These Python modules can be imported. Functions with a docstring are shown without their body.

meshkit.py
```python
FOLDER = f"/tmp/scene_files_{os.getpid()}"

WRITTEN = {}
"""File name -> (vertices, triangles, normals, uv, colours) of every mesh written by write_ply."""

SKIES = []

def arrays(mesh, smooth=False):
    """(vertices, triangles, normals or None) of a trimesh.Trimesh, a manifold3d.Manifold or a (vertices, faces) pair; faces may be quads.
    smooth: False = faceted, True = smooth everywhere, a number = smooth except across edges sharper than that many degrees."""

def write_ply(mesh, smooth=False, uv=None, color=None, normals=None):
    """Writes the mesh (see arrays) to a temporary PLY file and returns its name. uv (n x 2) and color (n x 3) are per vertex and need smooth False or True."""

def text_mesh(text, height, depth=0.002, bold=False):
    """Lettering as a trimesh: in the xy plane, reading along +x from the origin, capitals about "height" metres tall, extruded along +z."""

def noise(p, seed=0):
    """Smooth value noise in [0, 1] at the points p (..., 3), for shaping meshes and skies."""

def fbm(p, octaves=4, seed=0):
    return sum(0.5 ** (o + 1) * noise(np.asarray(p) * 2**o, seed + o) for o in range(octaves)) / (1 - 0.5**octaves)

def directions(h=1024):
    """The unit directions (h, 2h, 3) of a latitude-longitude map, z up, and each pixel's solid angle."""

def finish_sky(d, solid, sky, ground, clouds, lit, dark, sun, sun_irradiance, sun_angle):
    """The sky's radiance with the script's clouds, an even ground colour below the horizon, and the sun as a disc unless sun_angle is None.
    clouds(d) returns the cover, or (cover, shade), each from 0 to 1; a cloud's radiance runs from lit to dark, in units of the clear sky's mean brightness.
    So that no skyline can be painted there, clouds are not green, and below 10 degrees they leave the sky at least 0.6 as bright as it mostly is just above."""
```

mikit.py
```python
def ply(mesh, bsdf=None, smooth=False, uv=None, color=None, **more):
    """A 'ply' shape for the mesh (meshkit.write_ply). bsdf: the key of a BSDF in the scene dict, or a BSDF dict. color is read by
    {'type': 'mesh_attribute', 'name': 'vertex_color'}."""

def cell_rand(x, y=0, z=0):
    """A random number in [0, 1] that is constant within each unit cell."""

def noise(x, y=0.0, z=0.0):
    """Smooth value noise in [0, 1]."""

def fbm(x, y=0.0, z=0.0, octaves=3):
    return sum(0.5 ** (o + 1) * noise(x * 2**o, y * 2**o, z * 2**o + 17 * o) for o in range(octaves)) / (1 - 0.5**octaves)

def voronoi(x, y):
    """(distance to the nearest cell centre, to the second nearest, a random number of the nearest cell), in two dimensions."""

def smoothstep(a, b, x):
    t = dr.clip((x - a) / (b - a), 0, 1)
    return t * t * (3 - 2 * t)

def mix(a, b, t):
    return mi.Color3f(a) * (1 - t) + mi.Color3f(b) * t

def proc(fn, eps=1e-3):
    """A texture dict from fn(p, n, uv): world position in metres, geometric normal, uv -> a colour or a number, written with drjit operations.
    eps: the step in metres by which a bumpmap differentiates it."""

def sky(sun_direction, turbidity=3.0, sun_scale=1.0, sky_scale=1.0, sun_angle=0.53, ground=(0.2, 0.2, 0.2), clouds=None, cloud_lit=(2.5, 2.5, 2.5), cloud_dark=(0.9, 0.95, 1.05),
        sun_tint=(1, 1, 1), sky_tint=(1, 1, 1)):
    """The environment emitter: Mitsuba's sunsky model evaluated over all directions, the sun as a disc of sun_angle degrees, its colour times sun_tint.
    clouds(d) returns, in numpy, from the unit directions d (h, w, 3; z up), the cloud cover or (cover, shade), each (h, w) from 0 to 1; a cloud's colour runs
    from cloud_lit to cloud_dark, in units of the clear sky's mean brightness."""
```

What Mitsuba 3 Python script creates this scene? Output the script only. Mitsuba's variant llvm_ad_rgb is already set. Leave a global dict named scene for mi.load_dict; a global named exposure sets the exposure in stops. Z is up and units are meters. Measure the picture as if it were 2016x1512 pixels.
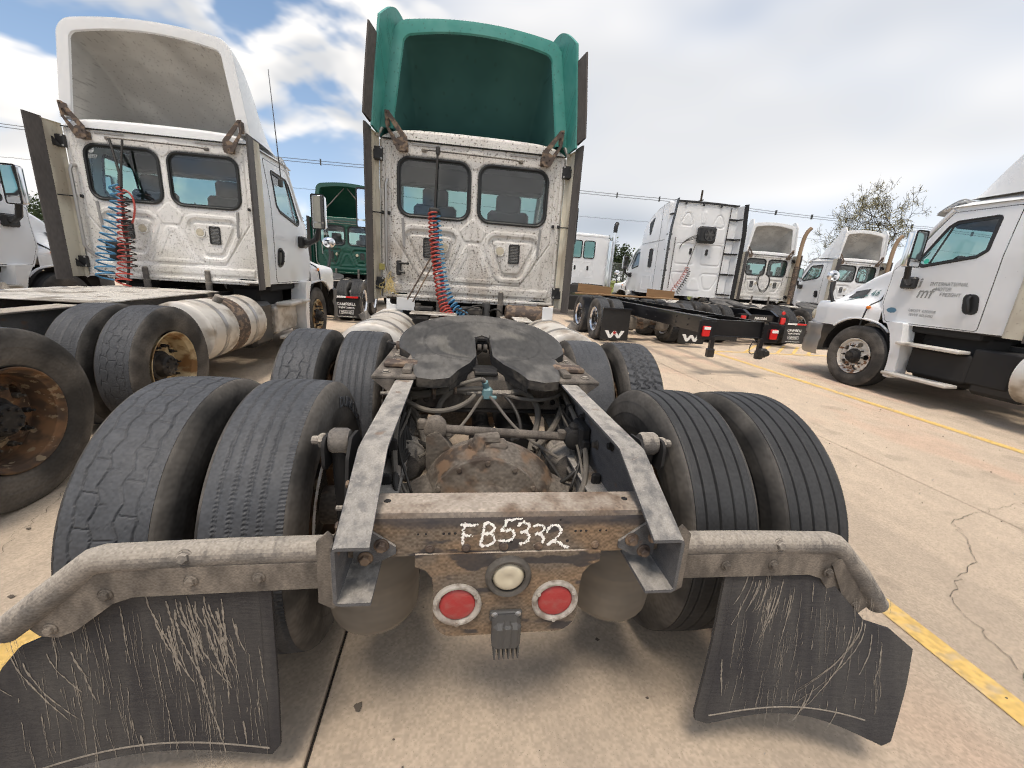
import math, numpy as np, trimesh, drjit as dr, mitsuba as mi, mikit, meshkit
from mikit import noise, fbm, voronoi, smoothstep, mix, cell_rand
from shapely.geometry import Polygon, Point, LineString, box as sbox
from shapely import affinity
T = mi.ScalarTransform4f
scene, labels = {}, {}
PI = math.pi

# ---------------------------------------------------------------- camera, sky, exposure
CAM = np.array([-0.1671, -1.5496, 1.43]); YAW, PITCH, ROLL = 0.1464, 0.2606, 0.0678
FOC, CX, CY = 814.48, 1008., 756.
_f = np.array([math.sin(YAW) * math.cos(PITCH), math.cos(YAW) * math.cos(PITCH), -math.sin(PITCH)])
_r = np.array([math.cos(YAW), -math.sin(YAW), 0.]); _u = np.cross(_r, _f)
CR, CU = _r * math.cos(ROLL) + _u * math.sin(ROLL), -_r * math.sin(ROLL) + _u * math.cos(ROLL)
scene['camera'] = {'type': 'perspective', 'fov': 2 * math.degrees(math.atan(CX / FOC)), 'fov_axis': 'x', 'near_clip': 0.05, 'far_clip': 2000.,
                   'to_world': T().look_at(origin=CAM.tolist(), target=(CAM + _f).tolist(), up=CU.tolist())}
exposure = 2.06


def clouds(d):
    az = np.degrees(np.arctan2(d[..., 0], d[..., 1])); el = np.degrees(np.arcsin(np.clip(d[..., 2], -1, 1)))
    sm = lambda a, b, x: (lambda t: t * t * (3 - 2 * t))(np.clip((x - a) / (b - a), 0, 1))
    f = lambda sx, sz, oct_, seed, dz=0.: meshkit.fbm(np.stack([d[..., 0] * sx + 1, d[..., 1] * sx, d[..., 2] * sz + dz], -1), oct_, seed)
    warp = f(3, 5, 3, 8)
    puff = meshkit.fbm(np.stack([d[..., 0] * 5 + 1 + warp, d[..., 1] * 5, d[..., 2] * 9 + warp], -1), 6, 11)
    soft = f(2.2, 3.4, 4, 31); soft2 = f(1.3, 4.5, 3, 77, .4)
    left = 1 - sm(-16, 4, az)                        # broken cloud on the left, a bright veil over the right
    amount = .535 - .12 * np.exp(-((el - 12) / 9) ** 2) + .16 * np.exp(-((az + 45) / 16) ** 2 - ((el - 31) / 8) ** 2) + .10 * np.exp(-((az + 30) / 9) ** 2 - ((el - 8) / 4) ** 2)
    broken = sm(amount - .055, amount + .055, puff)
    veil = .30 - .22 * np.exp(-((az - 42) / 22) ** 2 - ((el - 34) / 12) ** 2) + .60 * sm(.30, .58, soft * .6 + soft2 * .4 + .10 * np.exp(-((el - 16) / 10) ** 2))
    cover = np.clip(left * broken + (1 - left) * veil, 0, 1)
    under = sm(amount - .02, amount + .16, meshkit.fbm(np.stack([d[..., 0] * 5 + 1 + warp, d[..., 1] * 5, d[..., 2] * 9 + warp + .55], -1), 4, 11))
    low = np.exp(-((az - 22) / 16) ** 2 - ((el - 6.5) / 3.0) ** 2)
    shade = np.clip(left * under * .62 + (1 - left) * (.0 + .40 * sm(.40, .64, soft2)) + .6 * low, 0, 1)
    return cover, shade


scene['sky'] = mikit.sky((-0.16, -0.34, 0.93), turbidity=3, sun_scale=0.50, sun_angle=18, clouds=clouds, cloud_lit=(2.5, 2.42, 2.32), cloud_dark=(1.05, 1.14, 1.27),
                         ground=(0.30, 0.26, 0.21), sky_tint=(1.20, 1.09, 1.0), sun_tint=(.92, .97, 1.06))

# ---------------------------------------------------------------- mesh helpers: a mesh is (V, F)
def arr(m):
    if isinstance(m, trimesh.Trimesh): return np.asarray(m.vertices, float), np.asarray(m.faces)
    return m


def cat(*ms):
    ms = [arr(m) for m in ms if m is not None and len(m[1] if isinstance(m, tuple) else m.faces)]
    o, V, F = 0, [], []
    for v, f in ms: V.append(v); F.append(np.asarray(f) + o); o += len(v)
    return np.vstack(V), np.vstack(F)


def mv(m, d): v, f = arr(m); return v + np.asarray(d, float), f
def mirror(m): v, f = arr(m); return v * [-1, 1, 1], np.asarray(f)[:, ::-1]
def rot(m, axis, deg, at=(0, 0, 0)):
    v, f = arr(m); R = trimesh.transformations.rotation_matrix(math.radians(deg), axis)[:3, :3]; at = np.asarray(at, float)
    return (v - at) @ R.T + at, f


_hull = None
def rbox(c, s, b=0.006):
    """box with chamfered edges; c centre, s full size"""
    global _hull
    s = np.asarray(s, float) / 2; b = min(b, s.min() * 0.49)
    sg = np.array([[x, y, z] for x in (-1, 1) for y in (-1, 1) for z in (-1, 1)], float)
    V = np.vstack([sg * (s - b * (1 - np.eye(3)[k])) for k in range(3)])
    if _hull is None:
        U = np.vstack([sg * (1 - .2 * (1 - np.eye(3)[k])) for k in range(3)])
        h = trimesh.Trimesh(U, process=False).convex_hull
        idx = [int(np.argmin(np.linalg.norm(U - p, axis=1))) for p in h.vertices]
        _hull = np.array(idx)[h.faces]
    return V + np.asarray(c, float), _hull


def bx(x0, x1, y0, y1, z0, z1, b=0.005): return rbox(((x0 + x1) / 2, (y0 + y1) / 2, (z0 + z1) / 2), (abs(x1 - x0), abs(y1 - y0), abs(z1 - z0)), b)


def grid(P, wrap_u=False, wrap_v=False, keep=None):
    n, m = P.shape[:2]; I, J = np.meshgrid(np.arange(n if wrap_u else n - 1), np.arange(m if wrap_v else m - 1), indexing='ij')
    a, b, c, d = I * m + J, (I + 1) % n * m + J, (I + 1) % n * m + (J + 1) % m, I * m + (J + 1) % m
    if keep is not None: a, b, c, d = (x[keep] for x in (a, b, c, d))
    a, b, c, d = (x.ravel() for x in (a, b, c, d))
    return P.reshape(-1, 3), np.vstack([np.stack([a, b, c], 1), np.stack([a, c, d], 1)])


def tube(pts, r, n=8, closed=False):
    P = np.asarray(pts, float); r = np.broadcast_to(np.asarray(r, float), (len(P),))
    t = np.roll(P, -1, 0) - np.roll(P, 1, 0) if closed else np.gradient(P, axis=0)
    t /= np.linalg.norm(t, axis=1, keepdims=True) + 1e-12
    nrm = np.zeros_like(P); a = np.cross(t[0], [0.3, 0.2, 1.0]); 
    if np.linalg.norm(a) < 1e-3: a = np.cross(t[0], [1., 0, 0])
    a /= np.linalg.norm(a)
    for i in range(len(P)):
        a = a - t[i] * (a @ t[i]); a /= np.linalg.norm(a) + 1e-12; nrm[i] = a
    b = np.cross(t, nrm); th = np.arange(n) * 2 * PI / n
    V = P[:, None] + r[:, None, None] * (np.cos(th)[None, :, None] * nrm[:, None] + np.sin(th)[None, :, None] * b[:, None])
    v, f = grid(V, wrap_u=closed, wrap_v=True)
    if not closed:
        k = len(v); v = np.vstack([v, P[:1], P[-1:]]); i = np.arange(n); j = (i + 1) % n; e = (len(P) - 1) * n
        f = np.vstack([f, np.stack([i * 0 + k, i, j], 1), np.stack([i * 0 + k + 1, e + j, e + i], 1)])
    return v, f[:, ::-1]


def lathe(prof, n=32, axis='x', at=(0, 0, 0)):
    """prof: (axial, radius)"""
    p = np.asarray(prof, float); th = np.arange(n) * 2 * PI / n
    A = np.broadcast_to(p[:, 0][None], (n, len(p))); R = p[:, 1][None]
    c, s = np.cos(th)[:, None] * R, np.sin(th)[:, None] * R
    V = {'x': (A, c, s), 'y': (s, A, c), 'z': (c, s, A)}[axis]
    v, f = grid(np.stack(V, -1), wrap_u=True)
    return v + np.asarray(at, float), f


def cyl(p0, p1, r, n=14, r1=None):
    p0, p1 = np.asarray(p0, float), np.asarray(p1, float)
    b = min(r * .18, .004); d = (p1 - p0) / np.linalg.norm(p1 - p0); r1 = r if r1 is None else r1
    return tube([p0, p0 + d * 1e-5, p0 + d * b, p1 - d * b, p1 - d * 1e-5, p1], [r - b, r - b, r, r1, r1 - b, r1 - b], n)


def ext(poly, depth, plane='xz', at=0.0):
    """extrude shapely polygon; plane xz: polygon (x, z) at y=at going +y by depth; yz: at x; xy: at z"""
    ps = getattr(poly, 'geoms', [poly]); out = []
    for g in ps:
        if g.area < 1e-9: continue
        m = trimesh.creation.extrude_polygon(g, abs(depth), engine='earcut'); v, f = arr(m)
        h = v[:, 2] + (min(depth, 0) if depth < 0 else 0) + at
        if plane == 'xz': out.append((np.stack([v[:, 0], h, v[:, 1]], 1), f[:, ::-1]))
        elif plane == 'yz': out.append((np.stack([h, v[:, 0], v[:, 1]], 1), f))
        else: out.append((np.stack([v[:, 0], v[:, 1], h], 1), f))
    return cat(*out)


def rpoly(pts, r): 
    p = Polygon(pts)
    while r > 1e-4:
        q = p.buffer(-r).buffer(r, 6)
        if q.geom_type == 'Polygon' and not q.is_empty: return q
        r *= .6
    return p
def rrect(x0, x1, z0, z1, r): return rpoly([(x0, z0), (x1, z0), (x1, z1), (x0, z1)], r)


def fine(poly, step):
    """triangulated flat polygon with edges up to step: (points 2d, faces)"""
    if hasattr(poly, 'geoms'):
        ms = [fine(g, step) for g in poly.geoms if g.area > 1e-5]; o = np.cumsum([0] + [len(m[0]) for m in ms]); return np.vstack([m[0] for m in ms]), np.vstack([m[1] + a for m, a in zip(ms, o)])
    v, f = trimesh.creation.triangulate_polygon(poly.segmentize(step), engine='earcut')
    v3 = np.column_stack([v, np.zeros(len(v))])
    v3, f = trimesh.remesh.subdivide_to_size(v3, f, step, max_iter=12)
    m = trimesh.Trimesh(v3, f, process=True); return np.asarray(m.vertices)[:, :2], np.asarray(m.faces)


def spline(pts, n):
    from scipy.interpolate import CubicSpline
    p = np.asarray(pts, float); s = np.concatenate([[0], np.cumsum(np.linalg.norm(np.diff(p, axis=0), axis=1))])
    return CubicSpline(s, p)(np.linspace(0, s[-1], n))


def pdist(poly, X, Y):
    """signed distance, negative inside, to a shapely polygon"""
    import shapely
    pt = shapely.points(X.ravel(), Y.ravel()); d = shapely.distance(poly.exterior, pt); ins = shapely.contains_xy(poly, X.ravel(), Y.ravel())
    return np.where(ins, -d, d).reshape(X.shape)


sst = lambda a, b, x: (lambda t: t * t * (3 - 2 * t))(np.clip((x - a) / (b - a), 0, 1))

# ---------------------------------------------------------------- materials
def M(name, color, rough=0.5, metal=0.0, spec=0.5, bump=None, clear=0.0, eps=1e-3):
    c = mikit.proc(color) if callable(color) else {'type': 'rgb', 'value': list(color)}
    r = mikit.proc(rough) if callable(rough) else float(rough)
    b = {'type': 'principled', 'base_color': c, 'roughness': r, 'metallic': float(metal), 'specular': float(spec), 'clearcoat': float(clear), 'clearcoat_gloss': 0.9}
    if bump: b = {'type': 'bumpmap', 'arbitrary': mikit.proc(bump[0], eps), 'scale': float(bump[1]), 'bsdf': b}
    scene[name] = {'type': 'twosided', 'bsdf': b}
    return name


def g_concrete(p, n, uv):
    a = fbm(p.x * .6, p.y * .22, 0, 4); b = noise(p.x * 120, p.y * 120); c = fbm(p.x * 11, p.y * 6 + 3, 0, 3); k = noise(p.x * 300, p.y * 300, 5)
    col = mix((.455, .372, .285), (.415, .338, .260), smoothstep(.34, .68, a))
    col = mix(col, (.47, .325, .24), smoothstep(.56, .8, fbm(p.x * 1.9 + 40, p.y * .8, 0, 3)) * .5)
    col = col * (0.90 + .20 * c) * (.86 + .28 * b)
    col = mix(col, (.20, .165, .13), smoothstep(.88, .97, k) * .55)
    track = smoothstep(.55, .75, fbm(p.x * 3.1 + 7, p.y * .35 + 2, 0, 3))
    spot = smoothstep(.74, .80, fbm(p.x * 3.3 + 17, p.y * 3.3 + 5, 0, 2))
    return mix(mix(col, (.19, .165, .14), track * .16), (.13, .11, .09), spot * .20)
def g_concrete_b(p, n, uv): return noise(p.x * 150, p.y * 150) * .6 + noise(p.x * 420, p.y * 420, 3) * .4
def g_yellow(p, n, uv):
    w = smoothstep(.52, .78, fbm(p.x * 14, p.y * 14, 0, 3)) * .65 + smoothstep(.75, .95, noise(p.x * 180, p.y * 180)) * .3
    return mix((.62, .42, .14), (.45, .36, .25), w) * (.85 + .3 * noise(p.x * 60, p.y * 60))
def g_tread(p, n, uv):
    a = fbm(p.x * 9, p.y * 9, p.z * 9, 3); k = noise(p.x * 130, p.y * 130, p.z * 130)
    return mix((.035, .038, .044), (.076, .079, .086), a) * (.75 + .5 * k)
def g_side(p, n, uv):
    a = fbm(p.x * 6, p.y * 6, p.z * 6, 3); k = noise(p.x * 90, p.y * 90, p.z * 90)
    return mix((.036, .034, .032), (.112, .102, .091), smoothstep(.3, .75, a)) * (.8 + .4 * k)
def g_rust(p, n, uv):
    a = fbm(p.x * 11, p.y * 11, p.z * 11, 4); b = fbm(p.x * 26 + 9, p.y * 26, p.z * 26, 3)
    c = mix((.085, .058, .042), (.215, .118, .062), smoothstep(.38, .72, a)); c = mix(c, (.40, .31, .20), smoothstep(.60, .70, b) * .55)
    return mix(c, (.030, .026, .024), smoothstep(.62, .8, fbm(p.x * 7 + 30, p.y * 7, p.z * 7, 3)))
def g_goldrim(p, n, uv):
    a = fbm(p.x * 9 + 5, p.y * 9, p.z * 9, 4)
    return mix((.50, .40, .24), (.20, .105, .04), smoothstep(.42, .66, a))
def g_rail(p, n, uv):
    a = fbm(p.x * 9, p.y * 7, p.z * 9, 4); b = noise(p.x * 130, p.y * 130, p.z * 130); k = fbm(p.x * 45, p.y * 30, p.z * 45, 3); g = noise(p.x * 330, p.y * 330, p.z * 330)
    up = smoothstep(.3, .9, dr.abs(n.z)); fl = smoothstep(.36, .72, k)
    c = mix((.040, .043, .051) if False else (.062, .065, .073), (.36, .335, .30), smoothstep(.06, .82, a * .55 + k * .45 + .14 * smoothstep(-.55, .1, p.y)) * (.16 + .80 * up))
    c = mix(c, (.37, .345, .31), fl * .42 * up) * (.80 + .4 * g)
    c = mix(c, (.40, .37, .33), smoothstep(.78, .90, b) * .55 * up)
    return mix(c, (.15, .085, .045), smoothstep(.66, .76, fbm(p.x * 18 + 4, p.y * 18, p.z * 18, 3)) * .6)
def g_xmember(p, n, uv):
    a = fbm(p.x * 8, p.y * 8, p.z * 10, 4); k = noise(p.x * 170, p.y * 170, p.z * 170); up = smoothstep(.4, .9, dr.abs(n.z))
    rust = mix((.145, .117, .092), (.20, .140, .092), smoothstep(.42, .72, a)) * (.6 + .8 * k)
    rust = mix(rust, (.045, .043, .046), smoothstep(.60, .68, fbm(p.x * 10 + 3, p.y * 10, p.z * 22, 4)) * .85)
    edge = smoothstep(.775, .80, p.z + .03 * (fbm(p.x * 14, p.y * 5, p.z * 14, 3) - .5)) * (1 - up)
    rust = mix(rust, (.055, .052, .056), edge * .8)
    top = mix((.36, .31, .26), (.14, .095, .065), smoothstep(.45, .7, a)) * (.7 + .6 * k)
    return mix(rust, top, up)
def g_dustmetal(p, n, uv):
    a = fbm(p.x * 10, p.y * 10, p.z * 10, 4); k = noise(p.x * 240, p.y * 240, p.z * 240); up = smoothstep(-.2, .9, n.z); d = fbm(p.x * 60, p.y * 9, p.z * 9, 3)
    c = mix((.105, .098, .092), (.185, .165, .145), smoothstep(.35, .7, a)); c = mix(c, (.335, .30, .255), smoothstep(.40, .62, d * .6 + a * .2 + up * .25) * up * .9)
    return c * (.70 + .6 * k)
def g_grease(p, n, uv):
    x, y = p.x, p.y - .88; r = dr.sqrt(x * x + y * y); ang = fbm(p.x * 7, p.y * 7, 0, 3); k = fbm(p.x * 60, p.y * 22, 0, 3)
    ring = smoothstep(.20, .215, r + .03 * (ang - .5)) * (1 - smoothstep(.255, .285, r + .05 * (ang - .5)))
    arc = smoothstep(.33, .335, r) * (1 - smoothstep(.345, .35, r))
    c = mix((.055, .053, .051), (.115, .109, .101), smoothstep(.35, .7, ang)); c = mix(c, (.135, .127, .112), ring * smoothstep(.35, .6, fbm(p.x * 4 + 3, p.y * 4, 0, 2)) * .7); c = mix(c, (.018, .018, .018), arc * .3)
    return c * (.7 + .6 * k)
def g_grease_b(p, n, uv):
    x, y = p.x, p.y - .88; r = dr.sqrt(x * x + y * y); a = dr.atan2(y, x)
    inn = 1 - smoothstep(.16, .23, r)
    return fbm(p.x * 26, p.y * 11, p.z * 8, 3) * (.25 + 1.3 * inn) + .25 * noise(r * 90, a * 1.5)
def g_hub(p, n, uv):
    a = fbm(p.x * 10, p.y * 10, p.z * 10, 4); k = noise(p.x * 110, p.y * 110, p.z * 110)
    c = mix((.095, .084, .074), (.20, .175, .148), a) * (.65 + .7 * k)
    r = smoothstep(.48, .62, fbm(p.x * 6 + 2, p.y * 6, p.z * 6 + 8, 4))
    c = mix(c, mix((.185, .118, .075), (.055, .04, .032), smoothstep(.45, .6, fbm(p.x * 19, p.y * 19, p.z * 19, 3))), r * .85)
    return c
def g_dirtwhite(p, n, uv):
    d1, _, r1 = voronoi(p.x * 30 + .3 * noise(p.x * 40, p.z * 40), p.z * 30 + p.y * 30); d2, _, r2 = voronoi(p.x * 74 + 9, p.z * 74 + p.y * 74)
    low = 1 - smoothstep(1.15, 2.15, p.z)
    s = (1 - smoothstep(.13, .25, d1 / (.35 + r1))) * smoothstep(.58 - .42 * low, .68 - .42 * low, r1) * .78
    s2 = (1 - smoothstep(.16, .30, d2 / (.4 + r2))) * smoothstep(.60 - .34 * low, .74 - .34 * low, r2) * .6
    film = fbm(p.x * 3, p.y * 3, p.z * 3, 4)
    c = mix((.67, .655, .625), (.47, .445, .405), smoothstep(.35, .75, film) * (.35 + .65 * low)); c = mix(c, (.37, .30, .235), low * smoothstep(.5, .75, fbm(p.x * 7, p.z * 2.5 + 4, 0, 3)) * .5)
    run = smoothstep(.58, .80, fbm(p.x * 55, p.y * 5, p.z * 1.4, 3)) * smoothstep(.3, .6, fbm(p.x * 4, 0, p.z * 3 + 7, 2))
    c = mix(c, (.30, .255, .205), run * .42)
    return mix(c, (.10, .075, .055), dr.minimum(s + s2, 1.))
def g_whiteb(p, n, uv):
    d1, _, r1 = voronoi(p.x * 26 + .3 * noise(p.x * 40, p.z * 40), p.z * 26 + p.y * 26); d2, _, r2 = voronoi(p.x * 64 + 9, p.z * 64 + p.y * 64)
    low = 1 - smoothstep(1.1, 2.0, p.z)
    s = (1 - smoothstep(.10, .22, d1 / (.35 + r1))) * smoothstep(.76 - .34 * low, .88 - .34 * low, r1) * .5
    s2 = (1 - smoothstep(.20, .34, d2 / (.4 + r2))) * smoothstep(.76 - .3 * low, .9 - .3 * low, r2) * .4
    c = mix((.72, .71, .69), (.56, .54, .49), smoothstep(.35, .75, fbm(p.x * 3, p.y * 3, p.z * 3, 4)) * (.35 + .65 * low))
    return mix(c, (.12, .10, .085), dr.minimum(s + s2, 1.))
def g_fairin(p, n, uv):
    k = noise(p.x * 70, p.y * 30, p.z * 70); a = fbm(p.x * 3 + p.z * 2, p.z * 3, p.y * 3, 3)
    c = mix((.49, .48, .455), (.37, .36, .34), smoothstep(.3, .7, a)); d, _, r = voronoi(p.x * 22, p.z * 22)
    return mix(c, (.16, .145, .13), smoothstep(.68, .9, k) * .25 + (1 - smoothstep(.12, .22, d)) * smoothstep(.66, .76, r) * .35)
def g_white(p, n, uv):
    a = fbm(p.x * 2.5, p.y * 2.5, p.z * 2.5, 4); low = 1 - smoothstep(.6, 1.6, p.z)
    return mix((.74, .75, .76), (.58, .57, .55), smoothstep(.5, .8, a) * (.25 + .75 * low))
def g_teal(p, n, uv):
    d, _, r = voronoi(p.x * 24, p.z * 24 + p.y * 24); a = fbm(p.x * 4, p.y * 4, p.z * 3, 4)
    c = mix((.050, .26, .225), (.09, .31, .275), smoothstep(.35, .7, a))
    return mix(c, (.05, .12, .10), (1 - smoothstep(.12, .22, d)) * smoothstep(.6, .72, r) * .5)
def g_teal_shaded(p, n, uv):  # fairing inside: shade of the hollow put into a darker teal
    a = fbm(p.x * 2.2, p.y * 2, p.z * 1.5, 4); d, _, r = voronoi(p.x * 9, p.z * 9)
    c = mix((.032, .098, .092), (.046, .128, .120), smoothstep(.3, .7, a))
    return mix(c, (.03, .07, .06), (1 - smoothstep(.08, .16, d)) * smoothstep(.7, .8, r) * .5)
def g_flap(p, n, uv):
    a = fbm(p.x * 7, p.y * 3, p.z * 3, 4); k = noise(p.x * 110, 0, p.z * 70); v = fbm(p.x * 30, 0, p.z * 2.2, 3); h = noise(p.x * 45, p.y * 45, p.z * 520)
    return mix((.030, .029, .032), (.068, .065, .062), smoothstep(.3, .75, a * .45 + v * .35 + h * .2)) * (.75 + .5 * noise(p.x * 420, p.y * 300, p.z * 420))
def g_mud(p, n, uv): return mix((.27, .24, .205), (.16, .145, .125), noise(p.x * 200, p.y * 200, p.z * 90))
def g_wood(p, n, uv):
    return mix((.30, .185, .09), (.16, .09, .045), fbm(p.x * 3, p.y * 40, p.z * 40, 3))
def g_grass(p, n, uv): return mix((.10, .13, .035), (.19, .19, .07), fbm(p.x * 1.3, p.y * 1.3, 0, 4)) * (.6 + .8 * noise(p.x * 18, p.y * 18))
def g_fabric(p, n, uv): return mix((.035, .034, .033), (.085, .078, .07), fbm(p.x * 10, p.y * 10, p.z * 10, 3))
def g_oily(p, n, uv):
    a = fbm(p.x * 14, p.y * 14, p.z * 14, 4)
    return mix((.020, .019, .019), (.095, .082, .068), smoothstep(.45, .78, a))
def g_deck(p, n, uv):
    a = fbm(p.x * 5, p.y * 5, p.z * 5, 4)
    return mix((.60, .575, .53), (.30, .27, .23), smoothstep(.45, .7, a))
def g_alu(p, n, uv): return mix((.66, .63, .58), (.36, .31, .25), smoothstep(.42, .72, fbm(p.x * 6, p.y * 6, p.z * 6, 4)))
def g_ext(p, n, uv): return mix((.075, .068, .066), (.125, .112, .104), fbm(p.x * 6, p.y * 6, p.z * 2, 3)) * (.85 + .3 * noise(p.x * 80, p.y * 80, p.z * 25))
def g_extin(p, n, uv):
    s = noise(p.y * 60, p.z * 60); return mix((.60, .56, .46), (.36, .31, .24), smoothstep(.45, .75, fbm(p.y * 5, p.z * 2.5, p.x * 3, 3)) * .8 + smoothstep(.85, .95, s) * .4)
def g_bag(p, n, uv): return mix((.125, .108, .088), (.20, .175, .145), fbm(p.x * 9, p.y * 9, p.z * 30, 3))
def g_bump(p, n, uv): return fbm(p.x * 90, p.y * 90, p.z * 90, 3)

M('concrete', g_concrete, .9, spec=.25, bump=(g_concrete_b, .0016))
M('yellow_paint', g_yellow, .75, spec=.3)
M('crack_dark', (.10, .083, .066), .95)
M('joint_dark', (.035, .03, .027), .95)
M('tread', g_tread, .62, spec=.45)
M('tread_dark', lambda p, n, uv: mix((.015, .0155, .017), (.038, .039, .041), fbm(p.x * 9, p.y * 9, p.z * 9, 3)) * (.8 + .4 * noise(p.x * 120, p.y * 120, p.z * 120)), .6, spec=.45)
M('sidewall', g_side, .75, spec=.35)
M('rust_rim', g_rust, .85, spec=.2, bump=(g_bump, .002))
M('gold_rim', g_goldrim, .7, spec=.3)
M('white_rim', lambda p, n, uv: mix((.60, .57, .52), (.19, .09, .045), smoothstep(.58, .68, fbm(p.x * 12, p.y * 12, p.z * 12, 4))), .55)
M('rail_paint', g_rail, .7, spec=.35, bump=(g_bump, .0015))
M('rust_member', g_xmember, .85, spec=.2, bump=(g_bump, .0025))
M('dusty_metal', g_dustmetal, .75, spec=.3, bump=(g_bump, .001))
M('grease', g_grease, .55, spec=.45, bump=(g_grease_b, .006), eps=2e-3)
M('grease_side', g_oily, .7, spec=.3, bump=(g_bump, .004))
M('hub_rust', g_hub, .85, spec=.2, bump=(g_bump, .003))
M('wall_dirty', g_dirtwhite, .5, spec=.4)
M('wall_b', g_whiteb, .42, spec=.45)
M('fair_in', g_fairin, .9, spec=.15)
M('white', g_white, .28, spec=.5, clear=.5)
M('teal', g_teal, .42, spec=.45)
M('teal_shaded_in', g_teal_shaded, .8, spec=.2)
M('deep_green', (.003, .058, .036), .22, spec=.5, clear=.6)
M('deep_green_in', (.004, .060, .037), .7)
M('flap_rubber', g_flap, .72, spec=.3)
M('mud', g_mud, .95, spec=.1)
M('wood', g_wood, .8)
M('grass', g_grass, .95, spec=.1)
M('fabric', g_fabric, .9, spec=.2)
M('oily', g_oily, .65, spec=.35, bump=(g_bump, .002))
M('deck_alu', g_deck, .5, metal=.25)
M('tank_alu', g_alu, .48, metal=.35)
M('ext_rubber', g_ext, .6, spec=.35)
M('ext_panel', g_extin, .7, spec=.3)
M('bag_rubber', g_bag, .8, spec=.2)
M('black_plastic', (.017, .017, .018), .42)
M('grey_plastic', (.062, .061, .060), .55)
M('black_gloss', (.010, .010, .012), .18, clear=.7)
M('black_matte', (.018, .017, .017), .8)
M('seal', (.020, .022, .023), .5)
M('interior', (.085, .082, .078), .8)
M('seat_cloth', (.05, .05, .052), .9)
M('brown_metal', lambda p, n, uv: mix((.075, .055, .045), (.20, .14, .095), smoothstep(.45, .65, fbm(p.x * 25, p.y * 25, p.z * 25, 3))), .65)
M('hose_black', (.030, .028, .026), .6)
M('hose_dusty', lambda p, n, uv: mix((.085, .076, .068), (.20, .18, .15), fbm(p.x * 16, p.y * 16, p.z * 16, 3)), .75)
M('hose_red', (.42, .065, .05), .45)
M('hose_blue', (.055, .20, .36), .45)
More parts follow.
